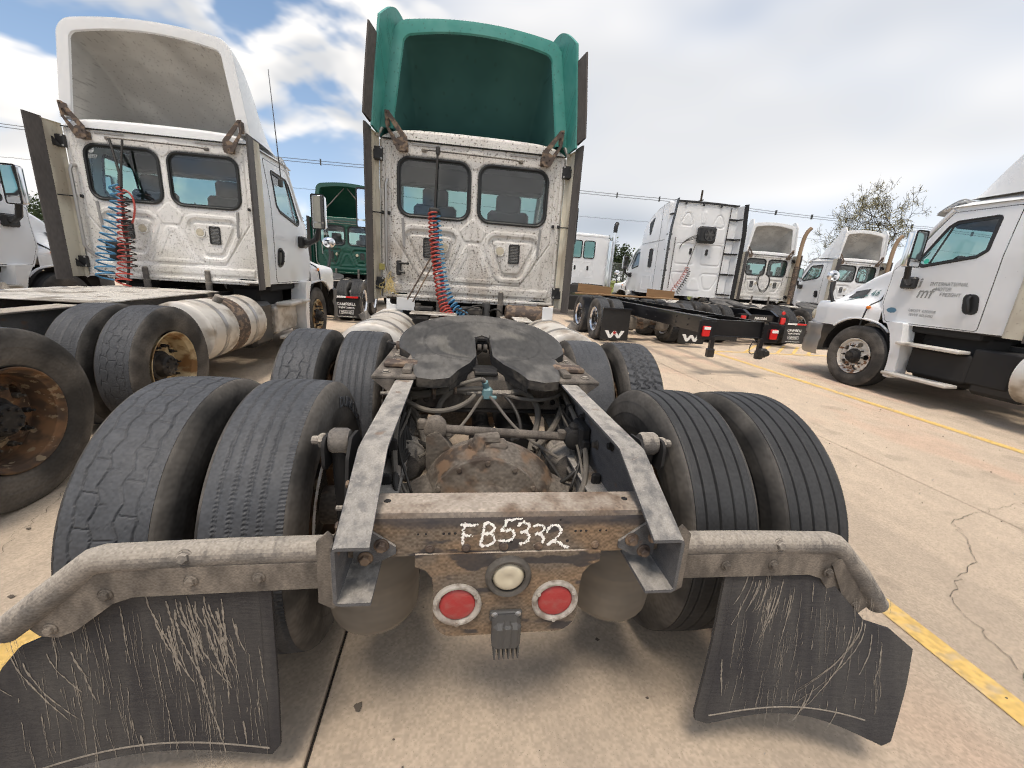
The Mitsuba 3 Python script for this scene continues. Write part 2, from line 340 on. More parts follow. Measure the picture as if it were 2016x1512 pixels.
M('lens_red', lambda p, n, uv: mix((.33, .020, .022), (.31, .13, .115), smoothstep(.4, .85, fbm(p.x * 30, p.y * 30, p.z * 30, 3)) * .5 + .15 * noise(p.x * 300, p.y * 300, p.z * 300)), .45, clear=.2, bump=(lambda p, n, uv: dr.abs(dr.sin(p.x * 520)) * dr.abs(dr.sin(p.z * 520)), .0006))
M('clamp_metal', lambda p, n, uv: mix((.085, .075, .066), (.19, .165, .14), smoothstep(.3, .75, fbm(p.x * 24, p.y * 9, p.z * 7, 4))) * (.75 + .5 * noise(p.x * 260, p.y * 260, p.z * 260)), .8, spec=.25, bump=(g_bump, .001))
M('lens_red_bright', (.65, .02, .02), .2, clear=.6)
M('lens_clear', lambda p, n, uv: mix((.55, .50, .38), (.38, .34, .26), fbm(p.x * 40, p.y * 40, p.z * 40, 2)), .35, clear=.3)
M('lens_amber', (.80, .22, .02), .3, clear=.5)
M('bezel', lambda p, n, uv: mix((.36, .335, .30), (.19, .16, .135), smoothstep(.42, .7, fbm(p.x * 40, p.y * 40, p.z * 40, 3))), .55)
M('reflector', (.27, .265, .26), .4)
M('chalk', (.85, .84, .81), .95)
M('print_white', (.80, .80, .78), .6)
M('print_grey', (.27, .28, .28), .6)
M('print_teal', (.04, .12, .12), .5)
M('print_red', (.45, .03, .03), .5)
M('print_seal', (.10, .22, .32), .5)
M('sticker_yellow', (.42, .38, .12), .6)
M('sticker_mint', (.05, .55, .40), .5)
M('chrome', (.86, .86, .87), .06, metal=1.)
M('mirror_glass', (.80, .82, .84), .02, metal=1.)
M('polished', (.84, .84, .85), .12, metal=1.)
M('bright_steel', (.42, .41, .40), .35, metal=.8)
M('tan_stack', lambda p, n, uv: mix((.42, .30, .19), (.20, .13, .08), fbm(p.x * 6, p.y * 6, p.z * 2, 3)), .5, metal=.3)
M('bark', (.055, .042, .033), .95)
M('bud', (.36, .32, .17), .9)
M('leaf_dark', lambda p, n, uv: mix((.018, .034, .012), (.055, .075, .022), noise(p.x * 3, p.y * 3, p.z * 3)), .8)
M('fence_wire', (.28, .29, .29), .5, metal=.5)
M('wire', (.09, .09, .095), .7)
M('straw', (.55, .43, .18), .9)
M('teal_valve', (.16, .28, .30), .5)
M('hyd_white', (.62, .63, .64), .45)
scene['glass'] = {'type': 'thindielectric', 'int_ior': 1.5, 'specular_transmittance': {'type': 'rgb', 'value': [.50, .66, .64]}, 'specular_reflectance': {'type': 'rgb', 'value': [1., 1., 1.]}}

# ---------------------------------------------------------------- scene book-keeping
def uniq(key):
    if key not in _used: _used.add(key); return key
    k = 1
    while f'{key}_{k:03d}' in _used: k += 1
    _used.add(f'{key}_{k:03d}'); return f'{key}_{k:03d}'
_used = set()


def thing(name, label, category, group=None, kind=None):
    key = uniq(name); d = {'label': label, 'category': category}
    if group: d['group'] = group
    if kind: d['kind'] = kind
    labels[key] = d; return key


class Kit:
    """parts in local coordinates, written once and placed many times"""
    def __init__(s): s.e = []; s.names = set()
    def name(s, n):
        k, q = n, 0
        while k in s.names: q += 1; k = f'{n}_{q:03d}'
        s.names.add(k); return k
    def add(s, path, mesh, mat, smooth=35, label=None, holder=None):
        """holder: name already allocated"""
        path = f'{holder}__{path}' if holder else path
        p = s.name(path); s.e.append([p, mikit.ply(arr(mesh), None, smooth), mat, label]); return p
    def adds(s, path, meshes, mat, smooth=35, label=None, holder=None):
        for m in meshes: s.add(path, m, mat, smooth, label, holder)
    def hold(s, n): return s.name(n)
    def place(s, key, at=(0, 0, 0), mats={}, skip=(), rz=0, only=None):
        tw = T().translate(list(map(float, at))).rotate([0, 0, 1], float(rz)); top = {}
        for p, d, mat, lab in s.e:
            h, _, rest = p.partition('__'); base = h[:-4] if h[-4:-3] == '_' and h[-3:].isdigit() else h
            if base in skip or (only and base not in only): continue
            if h not in top: top[h] = uniq(f'{key}__{base}')
            k = top[h] + ('__' + rest if rest else '')
            scene[k] = {**d, 'to_world': tw, 'bsdf': {'type': 'ref', 'id': mats.get(mat, mat)}}
            if lab: labels[k] = {'label': lab} if isinstance(lab, str) else dict(lab)


def put(key, mesh, mat, smooth=35):
    scene[key] = mikit.ply(arr(mesh), mat, smooth); return key


def part(holder, name, mesh, mat, smooth=35, label=None):
    k = uniq(f'{holder}__{name}'); put(k, mesh, mat, smooth)
    if label: labels[k] = {'label': label}
    return k
# ---------------------------------------------------------------- ground
rng = np.random.default_rng(7)
thing('concrete_yard', 'wide tan concrete truck yard of large jointed slabs', 'concrete yard', kind='structure')
put('concrete_yard', grid(np.array([[[x, y, -0.02] for y in (-60., 27.)] for x in (-90., 110.)])), 'joint_dark')
xs = [-34.16, -29.96, -25.76, -21.56, -17.36, -13.16, -8.96, -4.76, -.563, 3.637, 7.837, 12.037, 16.237, 20.437, 24.637, 28.837, 33.037]
ys = [-13.5, -9.0, -4.5, 4.75, 9.25, 13.75, 18.25, 22.75, 27.]
for i in range(len(xs) - 1):
    for j in range(len(ys) - 1):
        g = .006; z = rng.uniform(-.001, .001)
        part('concrete_yard', 'slab', bx(xs[i] + g, xs[i + 1] - g, ys[j] + g, ys[j + 1] - g, -.06, z, .004), 'concrete', False)
thing('yellow_line', 'worn yellow stall line running beside the left mud flap of the green topped truck', 'painted line', kind='structure')
line = lambda x0, x1, y0, y1, z=.004: grid(np.array([[[x, y, z] for y in np.linspace(y0, y1, 12)] for x in (x0, x1)]))
put('yellow_line', line(-1.775, -1.665, -6, 7.2), 'yellow_paint')
for a, b, c, d, t in [(1.865, 1.985, -6, 7.2, 'worn yellow stall line under the right mud flap of the green topped truck'), (5.59, 5.71, -4, 7.25, 'long yellow stall line between the green topped truck and the white truck with faded lettering'),
                   (5.72, 13.0, 7.15, 7.26, 'yellow line across the stall ends beyond the black chassis tail'), (9.2, 9.3, -4, 7.1, 'yellow stall line partly under the white truck with faded lettering'),
                   (-5.43, -5.32, -6, 7.2, 'yellow stall line left of the white truck with the coiled blue hose')]:
    k = thing('yellow_line', t, 'painted line', kind='structure'); put(k, line(a, b, c, d), 'yellow_paint')
for k in range(5):
    x = 6.6 + k * .42; kk = thing('yellow_line', 'short slanted yellow hatching stripes beyond the black chassis tail', 'painted line', group='hatching stripes', kind='structure')
    put(kk, (np.array([[x, 7.3, .004], [x + .1, 7.3, .004], [x + 1.3, 8.5, .004], [x + 1.2, 8.5, .004]]), np.array([[0, 1, 2], [0, 2, 3]])), 'yellow_paint')
def crack(pts, w, seed):
    r = np.random.default_rng(seed); P = []
    for (x0, y0), (x1, y1) in zip(pts[:-1], pts[1:]):
        n = max(2, int(math.hypot(x1 - x0, y1 - y0) / .035))
        for t in np.arange(n) / n: P.append((x0 + (x1 - x0) * t + r.normal(0, .012), y0 + (y1 - y0) * t + r.normal(0, .012)))
    P = np.array(P + [pts[-1]]); d = np.gradient(P, axis=0); d /= np.linalg.norm(d, axis=1, keepdims=True); nn = np.stack([-d[:, 1], d[:, 0]], 1) * (w * r.uniform(.3, 1.3, (len(P), 1)))
    return grid(np.stack([np.column_stack([P - nn, np.full(len(P), .0058)]), np.column_stack([P + nn, np.full(len(P), .0058)])]))
for pts, w, s in [([(3.63, .62), (3.2, .50), (3.05, .30), (2.83, .12), (2.62, .02), (2.36, -.11), (2.27, -.22), (2.22, -.40), (2.10, -.58), (2.0, -.75), (1.85, -1.0)], .0018, 1),
                  ([(3.63, .62), (4.3, .75), (5.5, .8)], .0010, 2), ([(-2.5, 1.2), (-2.2, .2), (-2.4, -.8)], .0010, 3)]:
    part('concrete_yard', 'crack', crack(pts, w, s), 'crack_dark', False)
r5 = np.random.default_rng(5)
for k in range(16):     # oil spots and grit that lie on the concrete
    x, y = [(-1.95, .12), (-1.87, .16), (1.05, -.35), (.62, .35), (-.45, -.45), (1.5, .4), (2.7, 1.2), (3.0, -.3), (-.05, -.15), (.45, -.25), (1.25, .05), (2.5, 2.4), (-2.3, .6), (4.2, 3.1), (.2, .1), (.55, -.5)][k]
    a = np.sort(r5.uniform(0, 2 * PI, 9)); rr = r5.uniform(.5, 1, 9) * r5.uniform(.006, .02)
    part('concrete_yard', 'oil_spot' if k < 10 else 'oil_spot', ext(Polygon(np.column_stack([x + rr * np.cos(a), y + rr * np.sin(a)])), .001, 'xy', .0055), 'crack_dark', False)

rg_ = np.random.default_rng(44); gv, gf = arr(trimesh.creation.icosphere(1)); gr_ = []
for _ in range(260):
    x, y = rg_.uniform(-2.6, 5.5), rg_.uniform(-.9, 5.0); r = rg_.uniform(.0012, .0045) * (1 + .25 * max(0, y)); gr_.append((gv * r * rg_.uniform(.6, 1.2, 3) + [x, y, r * .5 + .001], gf))
labels[part('concrete_yard', 'grit', cat(*gr_[::2]), 'crack_dark', False)] = {'kind': 'stuff'}; labels[part('concrete_yard', 'pale_grit', cat(*gr_[1::2]), 'bezel', False)] = {'kind': 'stuff'}

# ---------------------------------------------------------------- tyres and wheels
TR, TW = 0.5, 0.11
def tri(x): x = x - np.floor(x); return 4 * np.abs(x - .5) - 1
def groove(d, w): return 1 - sst(w * .55, w, d)
def dep_hex(s, a):
    L = 3.1416 / 33
    j = .004 * np.sin(s * 61) + .003 * np.sin(s * 143 + a * 40)
    c1 = .030 + .007 * tri(s / L); c2 = .076 + .0045 * tri(s / L + .5)
    out = np.zeros_like(s)
    for c, w in ((c1, .0028), (-.030 - .007 * tri(s / L + .5), .0028), (c2, .0030), (-.076 - .0045 * tri(s / L), .0030)): out = np.maximum(out, groove(np.abs(a - c - j * .3), w))
    per = lambda ph: np.abs(s / L + ph - np.round(s / L + ph)) * L
    sk = s + a * .16; pk = lambda ph: np.abs(sk / L + ph - np.round(sk / L + ph)) * L
    out = np.maximum(out, groove(per(0.) + j * .3, .0022) * (np.abs(a) < .030)); out = np.maximum(out, groove(pk(.25), .0019) * ((a > .030) & (a < .078))); out = np.maximum(out, groove(pk(.75), .0019) * ((a < -.030) & (a > -.078)))
    n = meshkit.noise(np.stack([s * 160, a * 300, 0 * s], -1), 3)
    return out * (.0048 * (.62 + .38 * sst(.15, .5, meshkit.noise(np.stack([s * 9, a * 16, 0 * s], -1), 8)))) + .0012 * (n > .82) + .0008 * meshkit.noise(np.stack([s * 40, a * 60, 0 * s], -1), 4)
def dep_rib(s, a):
    return .010 * np.max([groove(np.abs(a - c), .0037) for c in (-.074, -.026, .026, .074)], 0) + .002 * groove(np.abs(np.abs(a) - .1065), .003)
def dep_worn(s, a):
    out = np.zeros_like(s)
    for i, c in enumerate((-.070, -.030, .012, .050)):
        out = np.maximum(out, groove(np.abs(a - c - .001 * np.sin(s * 90 + i)), .0026) * .0048)
        k = np.abs(s / .013 + i * .37 - np.round(s / .013 + i * .37)) * .013
        out = np.maximum(out, .0035 * (k < .0026) * (np.abs(a - c) < .0075))
    k = np.abs(s / .012 - np.round(s / .012)) * .012
    return np.maximum(out, .003 * (k < .003) * (a > .094)) + .0006 * meshkit.noise(np.stack([s * 40, a * 60, 0 * s], -1), 4)
def dep_lug(s, a):
    L = 3.1416 / 54; z1 = np.abs(a - .018 * tri(s / L)); out = groove(z1, .006)
    for sg in (-1, 1): out = np.maximum(out, groove(np.abs(a - sg * .058 - .012 * tri(s / L + .25 * sg)), .006))
    q = s + .25 * a; per = lambda ph: np.abs(q / L + ph - np.round(q / L + ph)) * L
    out = np.maximum(out, groove(per(.25), .005) * (np.abs(a) < .058)); out = np.maximum(out, groove(per(.0), .0065) * (np.abs(a) > .052))
    return .013 * out
def dep_bald(s, a):
    n = meshkit.noise(np.stack([s * 55, a * 160, 0 * s], -1), 3); m = meshkit.noise(np.stack([s * 7, 0 * s, 0 * s], -1), 5)
    return .004 * np.max([groove(np.abs(a - c), .0042) for c in (-.04, .0, .05)], 0) * (n > .5) * (m > .45) + .003 * groove(np.abs(a + .085), .003)
def dep_sipe(s, a):
    k = np.abs(s / .019 - np.round(s / .019)) * .019
    return .003 * groove(k, .003) * (np.abs(a) < .09) + .005 * np.max([groove(np.abs(a - c), .004) for c in (-.06, 0, .06)], 0)
DEP = {'hex': (dep_hex, 1040, 84), 'rib': (dep_rib, 128, 96), 'worn': (dep_worn, 900, 70), 'lug': (dep_lug, 432, 50), 'bald': (dep_bald, 420, 60), 'sipe': (dep_sipe, 500, 40),
       'lug_far': (dep_lug, 250, 28), 'rib_far': (dep_rib, 72, 50)}
SW = [(.100, .287), (.112, .292), (.122, .305), (.131, .335), (.1322, .338), (.1365, .365), (.139, .392), (.1405, .394), (.1395, .418), (.1365, .440), (.1375, .444), (.1335, .462), (.1275, .476), (.1215, .4865), (.1165, .4915)]
_ty = {}
def tyre(kind, ax=0.0, turn=0.0, zc=.49):
    """around the x axis at the origin; split into (tread+sidewall) two meshes"""
    fn, n, m = DEP[kind]; th = np.arange(n) * 2 * PI / n + turn
    a = np.linspace(-TW, TW, m); base = TR - .42 * a ** 2
    S, A = np.meshgrid(np.arange(n) * 2 * PI / n * TR, a, indexing='ij'); R = base[None] - fn(S, A)
    def ring(A, R):
        P = np.stack([A + ax, R * np.sin(th)[:, None], R * np.cos(th)[:, None]], -1); P[..., 2] = np.maximum(P[..., 2], -zc); return P
    sw = np.array(SW); k = max(1, n // 130)
    tr = grid(ring(A, R), wrap_u=True)
    th_full = th; th = th[::k]; out = []
    top = np.vstack([sw, [[TW + .0008, base[-1] - .001]]])
    for sg in (1, -1):
        P = np.stack([np.broadcast_to(sg * top[:, 0] + ax, (len(th), len(top))), top[:, 1][None] * np.sin(th)[:, None], top[:, 1][None] * np.cos(th)[:, None]], -1); P[..., 2] = np.maximum(P[..., 2], -zc)
        v, f = grid(P, wrap_u=True); out.append((v, f if sg < 0 else f[:, ::-1]))
    return tr, cat(*out)


def disc_wheel(sgn, ax, kind='outer'):
    """steel wheel; sgn: outboard direction of x. returns (rim, hub, nuts)"""
    prof = [(.128, .290), (.131, .284), (.126, .277), (.108, .272), (.098, .258), (.02, .254), (-.028, .250)]
    rim = lathe([(sgn * a, r) for a, r in prof] + [(sgn * -.110, .256), (sgn * -.128, .29), (sgn * -.118, .286), (sgn * -.04, .258)], 56)
    if kind == 'inner': prof_d = None
    dpoly = Point(0, 0).buffer(.252, 24)
    for k in range(5): dpoly = dpoly.difference(affinity.rotate(affinity.scale(Point(0, .196).buffer(.040, 10), 1.12, 1), 72 * k + 17, origin=(0, 0)))
    v, f = ext(dpoly, .012, 'yz', -.006)
    rr = np.hypot(v[:, 1], v[:, 2]); v = v.copy(); off = -.032 if kind == 'outer' else .085
    v[:, 0] = sgn * (v[:, 0] + off + .035 * sst(.25, .16, rr) * (1 if kind == 'outer' else .6))
    disc = (v, f if sgn > 0 else f[:, ::-1])
    b = off + .035 * (1 if kind == 'outer' else .6)
    hub = lathe([(sgn * (b - .02), .125), (sgn * (b + .012), .123), (sgn * (b + .02), .098), (sgn * (b + .075), .088), (sgn * (b + .09), .075), (sgn * (b + .094), .0)], 28)
    nuts = [cyl((sgn * b, .1675 * math.cos(t), .1675 * math.sin(t)), (sgn * (b + .034), .1675 * math.cos(t), .1675 * math.sin(t)), .0165, 6) for t in np.arange(10) * 2 * PI / 10]
    bolts = [cyl((sgn * (b + .085), .056 * math.cos(t), .062 * math.sin(t)), (sgn * (b + .106), .056 * math.cos(t), .062 * math.sin(t)), .010, 6) for t in np.arange(8) * 2 * PI / 8]
    nuts += [cyl((sgn * (b + .03), .1675 * math.cos(t), .1675 * math.sin(t)), (sgn * (b + .062), .1675 * math.cos(t), .1675 * math.sin(t)), .008, 6) for t in np.arange(10) * 2 * PI / 10]
    sh = lambda m: mv(m, (ax, 0, 0))
    return sh(cat(rim, disc)), sh(cat(hub, *bolts)), [sh(m) for m in nuts]


def add_wheel(K, x, y, sgn, kind, rim_mat, disc='outer', nuts=True, turn=0., tyre_label=None, zc=.49, hub_mat='oily', nut_mat='oily'):
    h = K.hold('wheel'); tr, sw = tyre(kind, 0, turn)
    at = (x, y, zc)
    K.add('tread', mv(tr, at), 'tread_dark' if kind in ('rib', 'rib_far', 'lug_far') else 'tread', True, tyre_label, holder=h); K.add('tyre', mv(sw, at), 'sidewall', 30, holder=h)
    if disc == 'barrel':       # inner wheel of a pair, seen from the frame side
        K.add('rim', mv(lathe([(sgn * a, r) for a, r in [(.128, .290), (.133, .284), (.126, .277), (.106, .272), (.095, .257), (-.06, .252), (-.11, .26), (-.128, .29)]], 72), at), rim_mat, 40, holder=h)
        K.add('rim_lip', mv(lathe([(sgn * .1275, .291), (sgn * .1345, .2895), (sgn * .135, .2845), (sgn * .1305, .281)], 72), at), 'white_rim', 40, holder=h)
        K.add('brake_drum', mv(lathe([(sgn * a, r) for a, r in [(.05, .0), (.05, .12), (.045, .17), (.03, .20), (-.06, .205), (-.07, .1)]], 40), at), 'oily', 30, holder=h)
        return h
    rim, hub, nt = disc_wheel(sgn, 0, disc)
    K.add('rim', mv(rim, at), rim_mat, 40, holder=h); K.add('hub', mv(hub, at), hub_mat, 30, holder=h)
    if nuts:
        for m in nt[:10]: K.add('lug_nut', mv(m, at), nut_mat, 30, holder=h)
        K.add('wheel_stud', mv(cat(*nt[10:]), at), nut_mat, 30, holder=h)
    else: K.add('lug_nut', mv(cat(*nt), at), nut_mat, 30, holder=h)
    return h


# ---------------------------------------------------------------- chassis pieces
def rail(st, side=1):
    """C rail, web outside; st: list of (y, bottom, top); side 1 = right"""
    t, w, r = .009, .085, .014; rows = []
    for y, b, tp in st:
        o = [(.43 - w, b), (.43 - r, b), (.43 - .3 * r, b + .3 * r), (.43, b + r), (.43, tp - r), (.43 - .3 * r, tp - .3 * r), (.43 - r, tp), (.43 - w, tp)]
        i = [(.43 - w, b + t), (.43 - r, b + t), (.43 - r * .6, b + t + .002), (.43 - t, b + r), (.43 - t, tp - r), (.43 - r * .6, tp - t - .002), (.43 - r, tp - t), (.43 - w, tp - t)]
        rows.append([(x, y, z) for x, z in o + i[::-1]])
    P = np.array(rows); v, f = grid(P, wrap_v=True); n = P.shape[1]; caps = []
    for e, fl in ((0, 1), (len(st) - 1, 0)):
        for k in range(n // 2 - 1):
            a, b, c, d = e * n + k, e * n + k + 1, e * n + n - 2 - k, e * n + n - 1 - k; caps += [[a, b, c], [a, c, d]] if fl else [[a, c, b], [a, d, c]]
    m = (v, np.vstack([f, caps]))
    return m if side > 0 else mirror(m)


def bolt(p, d, r=.014, l=.02, wash=True):
    p, d = np.asarray(p, float), np.asarray(d, float); ms = [cyl(p, p + d * l, r, 6)]
    if wash: ms.append(cyl(p, p + d * .004, r * 1.5, 12))
    return cat(*ms)


FWZ = lambda y: np.where(y > .68, 1.035 + .21 * (y - .9), .9888 + .055 * (y - .68) - .12 * np.maximum(.40 - y, 0))


import functools
@functools.lru_cache(None)
def fifth_wheel_plate(z0=1.035, slope=.21, yc=.88):
    """top plate with throat and bent down ramps"""
    ang = np.linspace(0, PI, 41); out = [(.478 * math.cos(a), .90 + .478 * math.sin(a)) for a in ang]
    lo = [(-.478, .86), (-.463, .76), (-.392, .67), (-.380, .56), (-.350, .35), (-.330, .302), (-.26, .285), (-.185, .31), (-.085, .54), (-.046, .69), (-.043, .96)]
    pts = out + lo + [(0, 1.0)] + [(-x, y) for x, y in lo[::-1]]
    poly = Polygon(pts).buffer(-.012).buffer(.012, 4)
    p, f = fine(poly, .022)
    import shapely
    e = shapely.distance(poly.exterior, shapely.points(p)); 
    def z(x, y): y = np.asarray(y, float); return FWZ(y)
    jit = (meshkit.fbm(np.column_stack([p * 14, 0 * p[:, 0]]), 3, 3) - .5)
    top = np.column_stack([p, z(p[:, 0], p[:, 1]) - .008 * np.clip(1 - e / .014, 0, 1) + .004 * jit])
    th = .042 + 0 * e; bot = np.column_stack([p, top[:, 2] - th])
    n = len(p); ed = np.sort(np.vstack([f[:, [0, 1]], f[:, [1, 2]], f[:, [2, 0]]]), 1); u, c = np.unique(ed, axis=0, return_counts=True); bd = u[c == 1]
    dirs = {tuple(x) for x in np.vstack([f[:, [0, 1]], f[:, [1, 2]], f[:, [2, 0]]])}
    side = []
    for a, b in bd:
        if (a, b) not in dirs: a, b = b, a
        side += [[a, a + n, b + n], [a, b + n, b]]
    return (top, f), (np.vstack([top, bot]), np.vstack([f[:, ::-1] + n, np.array(side)[:, ::-1] if False else np.array(side)]))


def skirt(pts, z_of, h):
    P = np.array([[(x, y, z_of(x, y) - .01), (x, y, z_of(x, y) - h)] for x, y in pts]); return grid(P)


def axle_kit(K, y, hero=False):
    h = K.hold('drive_axle')
    K.adds('axle_tube', (tube([(-.66, y, .49), (-.34, y, .495), (-.2, y, .52)], [.075, .08, .12], 18), tube([(.2, y, .52), (.34, y, .495), (.66, y, .49)], [.12, .08, .075], 18)), 'hub_rust', 35, holder=h)
    th = np.linspace(0, 2 * PI, 60, endpoint=False); ph = np.linspace(-PI / 2, PI / 2, 26); TH, PH = np.meshgrid(th, ph, indexing='ij')
    r = 1 + .05 * (meshkit.fbm(np.stack([np.cos(TH) * 2, np.sin(TH) * 2, PH * 2], -1), 3, 2) - .5)
    P = np.stack([-.03 + .285 * r * np.cos(PH) * np.cos(TH) * (1 + .12 * np.sign(np.cos(TH))), y + .02 + .205 * np.sin(PH) * r, .525 + .235 * r * np.cos(PH) * np.sin(TH)], -1)
    K.add('differential_housing', grid(P, wrap_u=True), 'hub_rust', True, 'rusty differential housing', holder=h)
    K.add('cover_flange', cat(lathe([(y - .085, .205), (y - .10, .222), (y - .125, .222), (y - .132, .195), (y - .15, .14), (y - .155, 0)], 44, 'y', (-.03, 0, .525)),
                              *[bolt((-.03 + .21 * math.cos(a), y - .124, .525 + .21 * math.sin(a)), (0, -1, 0), .011, .012, False) for a in np.arange(12) * PI / 6]), 'hub_rust', 30, holder=h)
    if hero:
        K.add('housing_web', cat(tube([(-.06, y - .02, .70), (-.05, y, .775), (.02, y + .02, .772)], [.05, .035, .03], 10), bx(-.10, .06, y - .03, y + .05, .72, .768, .02)), 'hub_rust', 35, holder=h)
    for s in (-1, 1):
        K.add('brake_chamber', cat(lathe([(y + .10, 0), (y + .105, .06), (y + .13, .082), (y + .175, .085), (y + .18, .092), (y + .19, .092), (y + .195, .085), (y + .27, .08), (y + .285, .05), (y + .287, 0)], 24, 'y', (s * .36, 0, .60)),
                                   tube([(s * .36, y + .1, .60), (s * .36, y + .02, .60)], .012, 8)), 'dusty_metal', 35, holder=h)


def chassis(K, tail=-.706, hero=False, rail_mat='rail_paint', tail_drop=True, kinds=None, far=True, front=5.2, rim='white_rim', tank='tank_alu', S=1.32, fifth=True, flaps=True, plain=False, steer_y=5.18, steer='rib_far', tread_far='lug_far', tanks=True, steer_rim=None):
    st = [(tail, .647, .807), (-.43, .647, .933), (-.40, .65, .9345), (front, .66, .9345)] if tail_drop else [(tail, .66, .9345), (front, .66, .9345)]
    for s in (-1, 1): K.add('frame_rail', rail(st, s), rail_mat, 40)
    kinds = kinds or {k: tread_far for k in ('lo', 'li', 'ri', 'ro', 'flo', 'fli', 'fri', 'fro')}
    for i, (nm, y) in enumerate((('', 0.), ('f', S))):
        for side, xo, xi in ((-1, -1.085, -.743), (1, 1.085, .743)):
            q = 'l' if side < 0 else 'r'
            add_wheel(K, xo, y, side, kinds[nm + q + 'o'], rim, 'outer', nuts=not far, turn=.3 * i + .7)
            add_wheel(K, xi, y, -side, kinds[nm + q + 'i'], rim, 'barrel', turn=.2 + .5 * i)
        axle_kit(K, y, hero and i == 0)
    for s in (-1, 1):
        for y in (-.36, S + .34):
            K.add('air_spring', lathe([(.325, 0), (.325, .11), (.335, .128), (.355, .137), (.40, .141), (.432, .139), (.436, .143), (.442, .139), (.50, .141), (.506, .145), (.512, .141), (.57, .138), (.60, .125), (.615, .10), (.625, .0)], 30, 'z', (s * .40, y, 0.)), 'bag_rubber', True)
        K.adds('suspension_arm', (bx(s * .40 - .045, s * .40 + .045, -.45, .25, .30, .345, .01), bx(s * .40 - .045, s * .40 + .045, S - .2, S + .45, .30, .345, .01)), 'oily')
    if fifth and not hero:
        top, side = fifth_wheel_plate(); K.add('fifth_wheel', cat(top, side), 'grease', 40)
        K.add('fifth_wheel_base', cat(bx(-.50, -.33, .1, 1.45, .936, .955), bx(.33, .50, .1, 1.45, .936, .955), bx(-.33, .33, .7, .95, .90, .96)), 'dusty_metal')
    if tanks:
        for s in (-1, 1): fuel_tank(K, s, 1.98, 3.22, tank)
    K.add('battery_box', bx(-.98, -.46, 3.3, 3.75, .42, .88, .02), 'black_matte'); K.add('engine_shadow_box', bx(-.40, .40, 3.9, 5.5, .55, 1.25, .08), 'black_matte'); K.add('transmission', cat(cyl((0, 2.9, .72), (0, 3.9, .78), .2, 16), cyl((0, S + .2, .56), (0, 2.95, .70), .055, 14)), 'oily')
    for s in (-1, 1): add_wheel(K, s * 1.03, steer_y, s, steer, steer_rim or rim, 'steer', nuts=True)
    K.add('front_axle', cat(tube([(-.9, steer_y, .47), (-.6, steer_y, .40), (.6, steer_y, .40), (.9, steer_y, .47)], .05, 10)), 'oily')


def fuel_tank(K, s, y0, y1, mat, r=.315, x=.86, z=.64, straps=True):
    h = K.hold('fuel_tank')
    K.add('shell', lathe([(y0 - .012, 0), (y0, r * .55), (y0 + .006, r * .88), (y0 + .03, r)] + [(q, r) for q in np.linspace(y0 + .05, y1 - .05, 12)] + [(y1 - .03, r), (y1 - .006, r * .88), (y1, r * .55), (y1 + .012, 0)], 48, 'y', (s * x, 0, z)), mat, 40, holder=h)
    for y in (y0 + .28, y1 - .28): K.add('strap', lathe([(y - .03, r + .001), (y - .03, r + .006), (y + .03, r + .006), (y + .03, r + .001)], 48, 'y', (s * x, 0, z)), 'bright_steel', 40, holder=h)
    K.add('seam', lathe([(y0 + .06, r + .0005), (y0 + .066, r + .004), (y0 + .072, r + .0005)], 40, 'y', (s * x, 0, z)), mat, 40, holder=h)
    K.add('cap', cyl((s * (x + .12), y0 + .5, z + r - .03), (s * (x + .16), y0 + .5, z + r + .035), .045, 18), 'dusty_metal', holder=h)


def flap_text(K, x, y, z, holder, k=1.0):
    """printed lettering on a mud flap facing -y, centred at x, top at z"""
    def line(t, zz, h, w, bold=False, mat='print_white'):
        m = meshkit.text_mesh(t, h, .0012, bold); v, f = arr(m); v = v.copy(); c = (v[:, 0].min() + v[:, 0].max()) / 2; sc = w / (v[:, 0].max() - v[:, 0].min())
        return np.column_stack([x + (v[:, 0] - c) * sc, y - v[:, 2], zz + v[:, 1]]), f
    a = line('CAMPBELL', z - .17 * k, .062 * k, .42 * k, True); c0 = line('C', z - .17 * k, .085 * k, .07 * k, True)
    b = line('Supply Company', z - .235 * k, .038 * k, .36 * k, True); w = line('www.CampbellSupply.com', z - .44 * k, .026 * k, .42 * k)
    o = sbox(x - .15 * k, z - .355 * k, x + .15 * k, z - .295 * k).buffer(.012); o = o.difference(o.buffer(-.008)); ov = ext(o, .0012, 'xz', y - .0012)
    fr = line('FREIGHTLINER', z - .345 * k, .036 * k, .25 * k, True)
    K.add('print', cat(a, b, w, ov, fr), 'print_white', False, holder=holder)


def plain_flap(K, x0, x1, y, z0, z1, text=None, stripe=True, mat='black_plastic'):
    h = K.hold('mud_flap')
    K.add('sheet', bx(x0, x1, y, y + .012, z0, z1, .004), mat, holder=h)
    K.add('hanger_bar', bx(min(x0, x1) - .04 if x0 > 0 else x0, max(x0, x1) + .02, y - .03, y + .03, z1, z1 + .05, .006), 'black_gloss', holder=h)
    if stripe:
        w = (x1 - x0); 
        K.add('red_tape', bx(x0 + w * .5, x1 - .03, y - .034, y - .0305, z1 + .004, z1 + .046, .001), 'lens_red_bright', holder=h); K.add('white_tape', bx(x0 + .03, x0 + w * .5, y - .034, y - .0305, z1 + .004, z1 + .046, .001), 'print_white', holder=h)
    if text == 'camp': flap_text(K, (x0 + x1) / 2, y, z1, h, (x1 - x0) / .6)
    return h
# ---------------------------------------------------------------- day cab; local y = 0 is the back wall
Z0, Z1 = 1.085, 2.685
WIN = rrect(.050, .805, 1.958, 2.535, .12)
TRI = Polygon([(.225, 1.765), (.70, 1.765), (.535, 1.425), (.355, 1.425)]).buffer(-.03).buffer(.03, 8)
def xs(z): return 1.02 - .07 * np.clip((z - 2.0) / .66, 0, 1) ** 1.3


